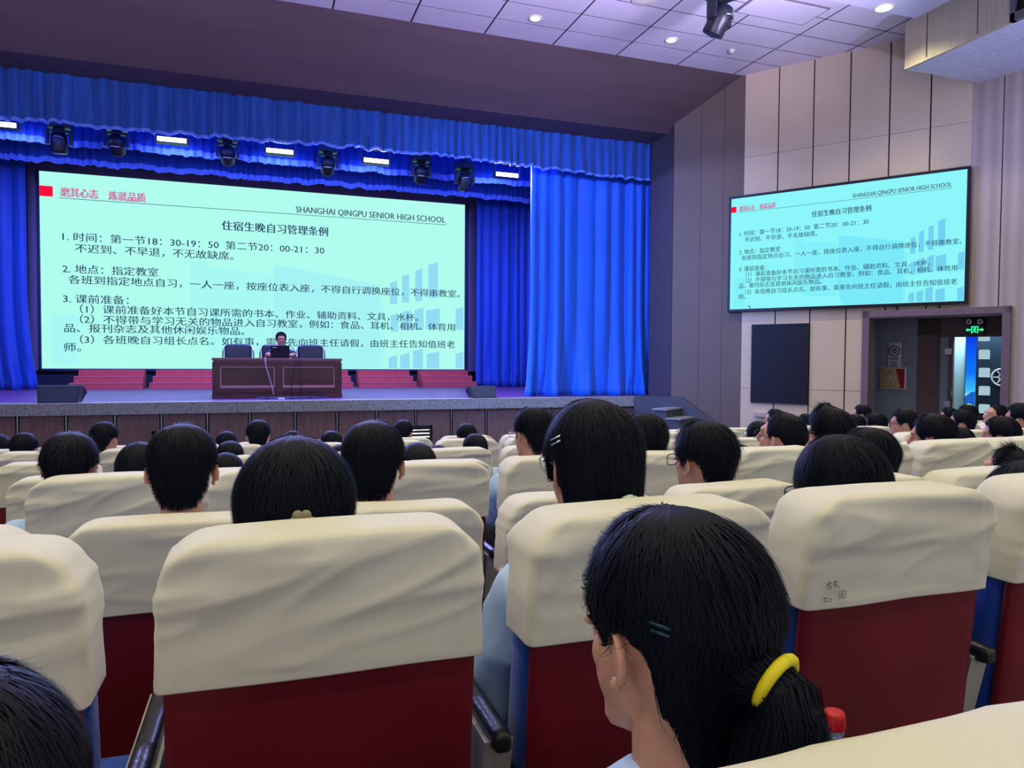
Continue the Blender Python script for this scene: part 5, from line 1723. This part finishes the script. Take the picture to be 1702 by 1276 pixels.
# third row
pupil('boy with neat short black hair and both ears showing, left of the flower scrunchie girl', 2, 303, 703, 112, 'short', fine=2, smax=1.1)
pupil('boy with thick short black hair, right ear showing, right of the flower scrunchie girl', 2, 621, 698, 110, 'short', yaw=-16, fine=2, vol=1.2, smax=1.1)
pupil('boy in dark framed glasses with tousled black hair, left cheek and ear showing', 2, 1167, 698, 104, 'messy', yaw=13, fine=2, glasses=M_FRAME)
pupil('dark haired head partly behind the glossy rounded head above the scribbled chair', 2, 1440, 709, 92, 'short', yaw=8, vol=1.4)
pupil('boy with spiky black hair lying back in his seat at the right edge', 2, 1668, 741, 84, 'spiky', yaw=14, pitch=24)
# fourth row
pupil('boy with messy black hair near the left edge, his tuft sticking out', 3, 117, 717, 84, 'messy')
pupil('boy in pale glasses looking left, beside the girl with the pale green scrunchie', 3, 884, 675, 70, 'short', yaw=14, glasses=M_FRAMEL, vol=1.2)
pupil('round black haired head right behind the girl with the silver clip', 3, 1070, 685, 74, 'messy', yaw=0)
pupil('boy with close cropped hair and black glasses leaning back, under the black board', 3, 1297, 684, 82, 'buzz', yaw=16, pitch=12, glasses=M_FRAME, vol=1.6)
pupil('boy with tall swept up black hair and silver glasses, right of the black board', 3, 1376, 672, 74, 'tall', yaw=14, glasses=M_FRAMEL)
pupil('boy with short black hair and left ear showing below the award plaques', 3, 1547, 686, 72, 'short', yaw=14, vol=1.3, shirt=M_SHIRTW)
# fifth row
pupil('half hidden girl with smooth dark hair left of the neat short haired boy', 4, 232, 733, 72, 'low')
pupil('low dark head peeping over the chair right of the neat short haired boy', 4, 375, 751, 60, 'low')
pupil('smooth dark haired girl just right of the thick haired boy', 4, 693, 734, 62, 'low', hairmat=M_HAIRB)
pupil('dark head peeping out behind the tousled boy in glasses', 4, 1228, 738, 44, 'short')
pupil('low dark head right behind the short haired boy under the plaques', 4, 1592, 709, 48, 'short')
pupil('dark haired pupil facing left, just above the spiky haired boy at the right edge', 4, 1660, 691, 66, 'messy', yaw=12)
# sixth row
pupil('middle one of three stacked dark heads left of the flower scrunchie girl', 5, 382, 732, 40, 'short')
pupil('dark head in the gap left of the thick haired boy', 5, 566, 738, 44, 'short')
pupil('dark head just right of the smooth haired girl, over the chair top', 5, 727, 739, 44, 'low')
pupil('round dark head above a cream chair right of the louvred vent, the nearer of two', 5, 789, 720, 44, 'short')
pupil('girl with dark hair looking left with glasses, beside the wall under the black board', 5, 1258, 699, 36, 'bob', yaw=22, glasses=M_FRAME)
pupil('dark haired pupil in front of the open door, nearer one', 5, 1597, 680, 42, 'short', yaw=12)
pupil('large dark head at the right edge beside the portal jamb', 5, 1694, 669, 62, 'short', vol=1.4)
# seventh row
pupil('boy with short hair turned a little right, right ear showing, left under the stage', 6, 175, 700, 46, 'short', yaw=-18)
pupil('dark head near the left edge above the cream chair tops', 6, 41, 718, 42, 'short')
pupil('dark head cut off by the left edge above the cream chair tops', 7, 0, 721, 40, 'low')
pupil('boy with round short hair under the left cables of the desk', 6, 429, 697, 40, 'short')
pupil('purple lit head top before the stage front, left of the thick haired boy', 6, 551, 715, 38, 'short')
pupil('dark head just right of the louvred vent, the farther of two', 6, 775, 703, 35, 'short')
pupil('dark head beside the tall haired boy, low against the beige wall', 6, 1420, 688, 34, 'short', yaw=10)
pupil('round smooth dark head left of the plaques, above a cream chair', 6, 1452, 685, 40, 'short', yaw=12)
pupil('pupil in glasses facing left just below the silver plaque', 5, 1500, 679, 42, 'messy', yaw=24, glasses=M_FRAME)
pupil('boy in profile with chin raised, face lit, in front of the teal poster', 6, 1655, 671, 38, 'buzz', yaw=34, pitch=14, eyes=True, vol=1.8)
# eighth row
pupil('topmost of three stacked dark heads left of the flower scrunchie girl', 7, 376, 716, 31, 'short')
pupil('tip of a dark head just above the flower scrunchie girl', 7, 486, 715, 27, 'short')
pupil('dark head turned right between the thick haired boy and the louvred vent', 7, 671, 697, 32, 'messy', yaw=-30)
pupil('far pupil in left profile directly under the black board', 7, 1286, 679, 30, 'short', yaw=26)
pupil('far dark head just left of the tall swept up hair', 7, 1338, 687, 28, 'short', yaw=12)
pupil('far dark head against the left edge of the dark door recess', 7, 1431, 672, 30, 'short', yaw=10)
pupil('far dark head left one of two before the open door', 7, 1576, 677, 30, 'short', yaw=10)
pupil('far dark head before the lit poster in the open door', 6, 1606, 672, 34, 'short', yaw=10)

# the man speaking at the desk
Pt = at(467, 551.5, 14.72)
rt_ = Vector((0.40, 14.90, ST))
st_ = 1.12
Cw = Vector((Pt.x, 14.70, Pt.z - HEAD_TOP * st_))
d_ = Cw - rt_
person('man with short dark hair in a slate blue tee speaking at the stage desk', rt_, math.pi, Vector((-d_.x, -d_.y, d_.z)), st_, math.radians(4), math.radians(-6), 0, 'short', 77, 1, None, M_TSHIRT, 'short', 'desk', 1.0, eyes=True, group='speaker at the desk')
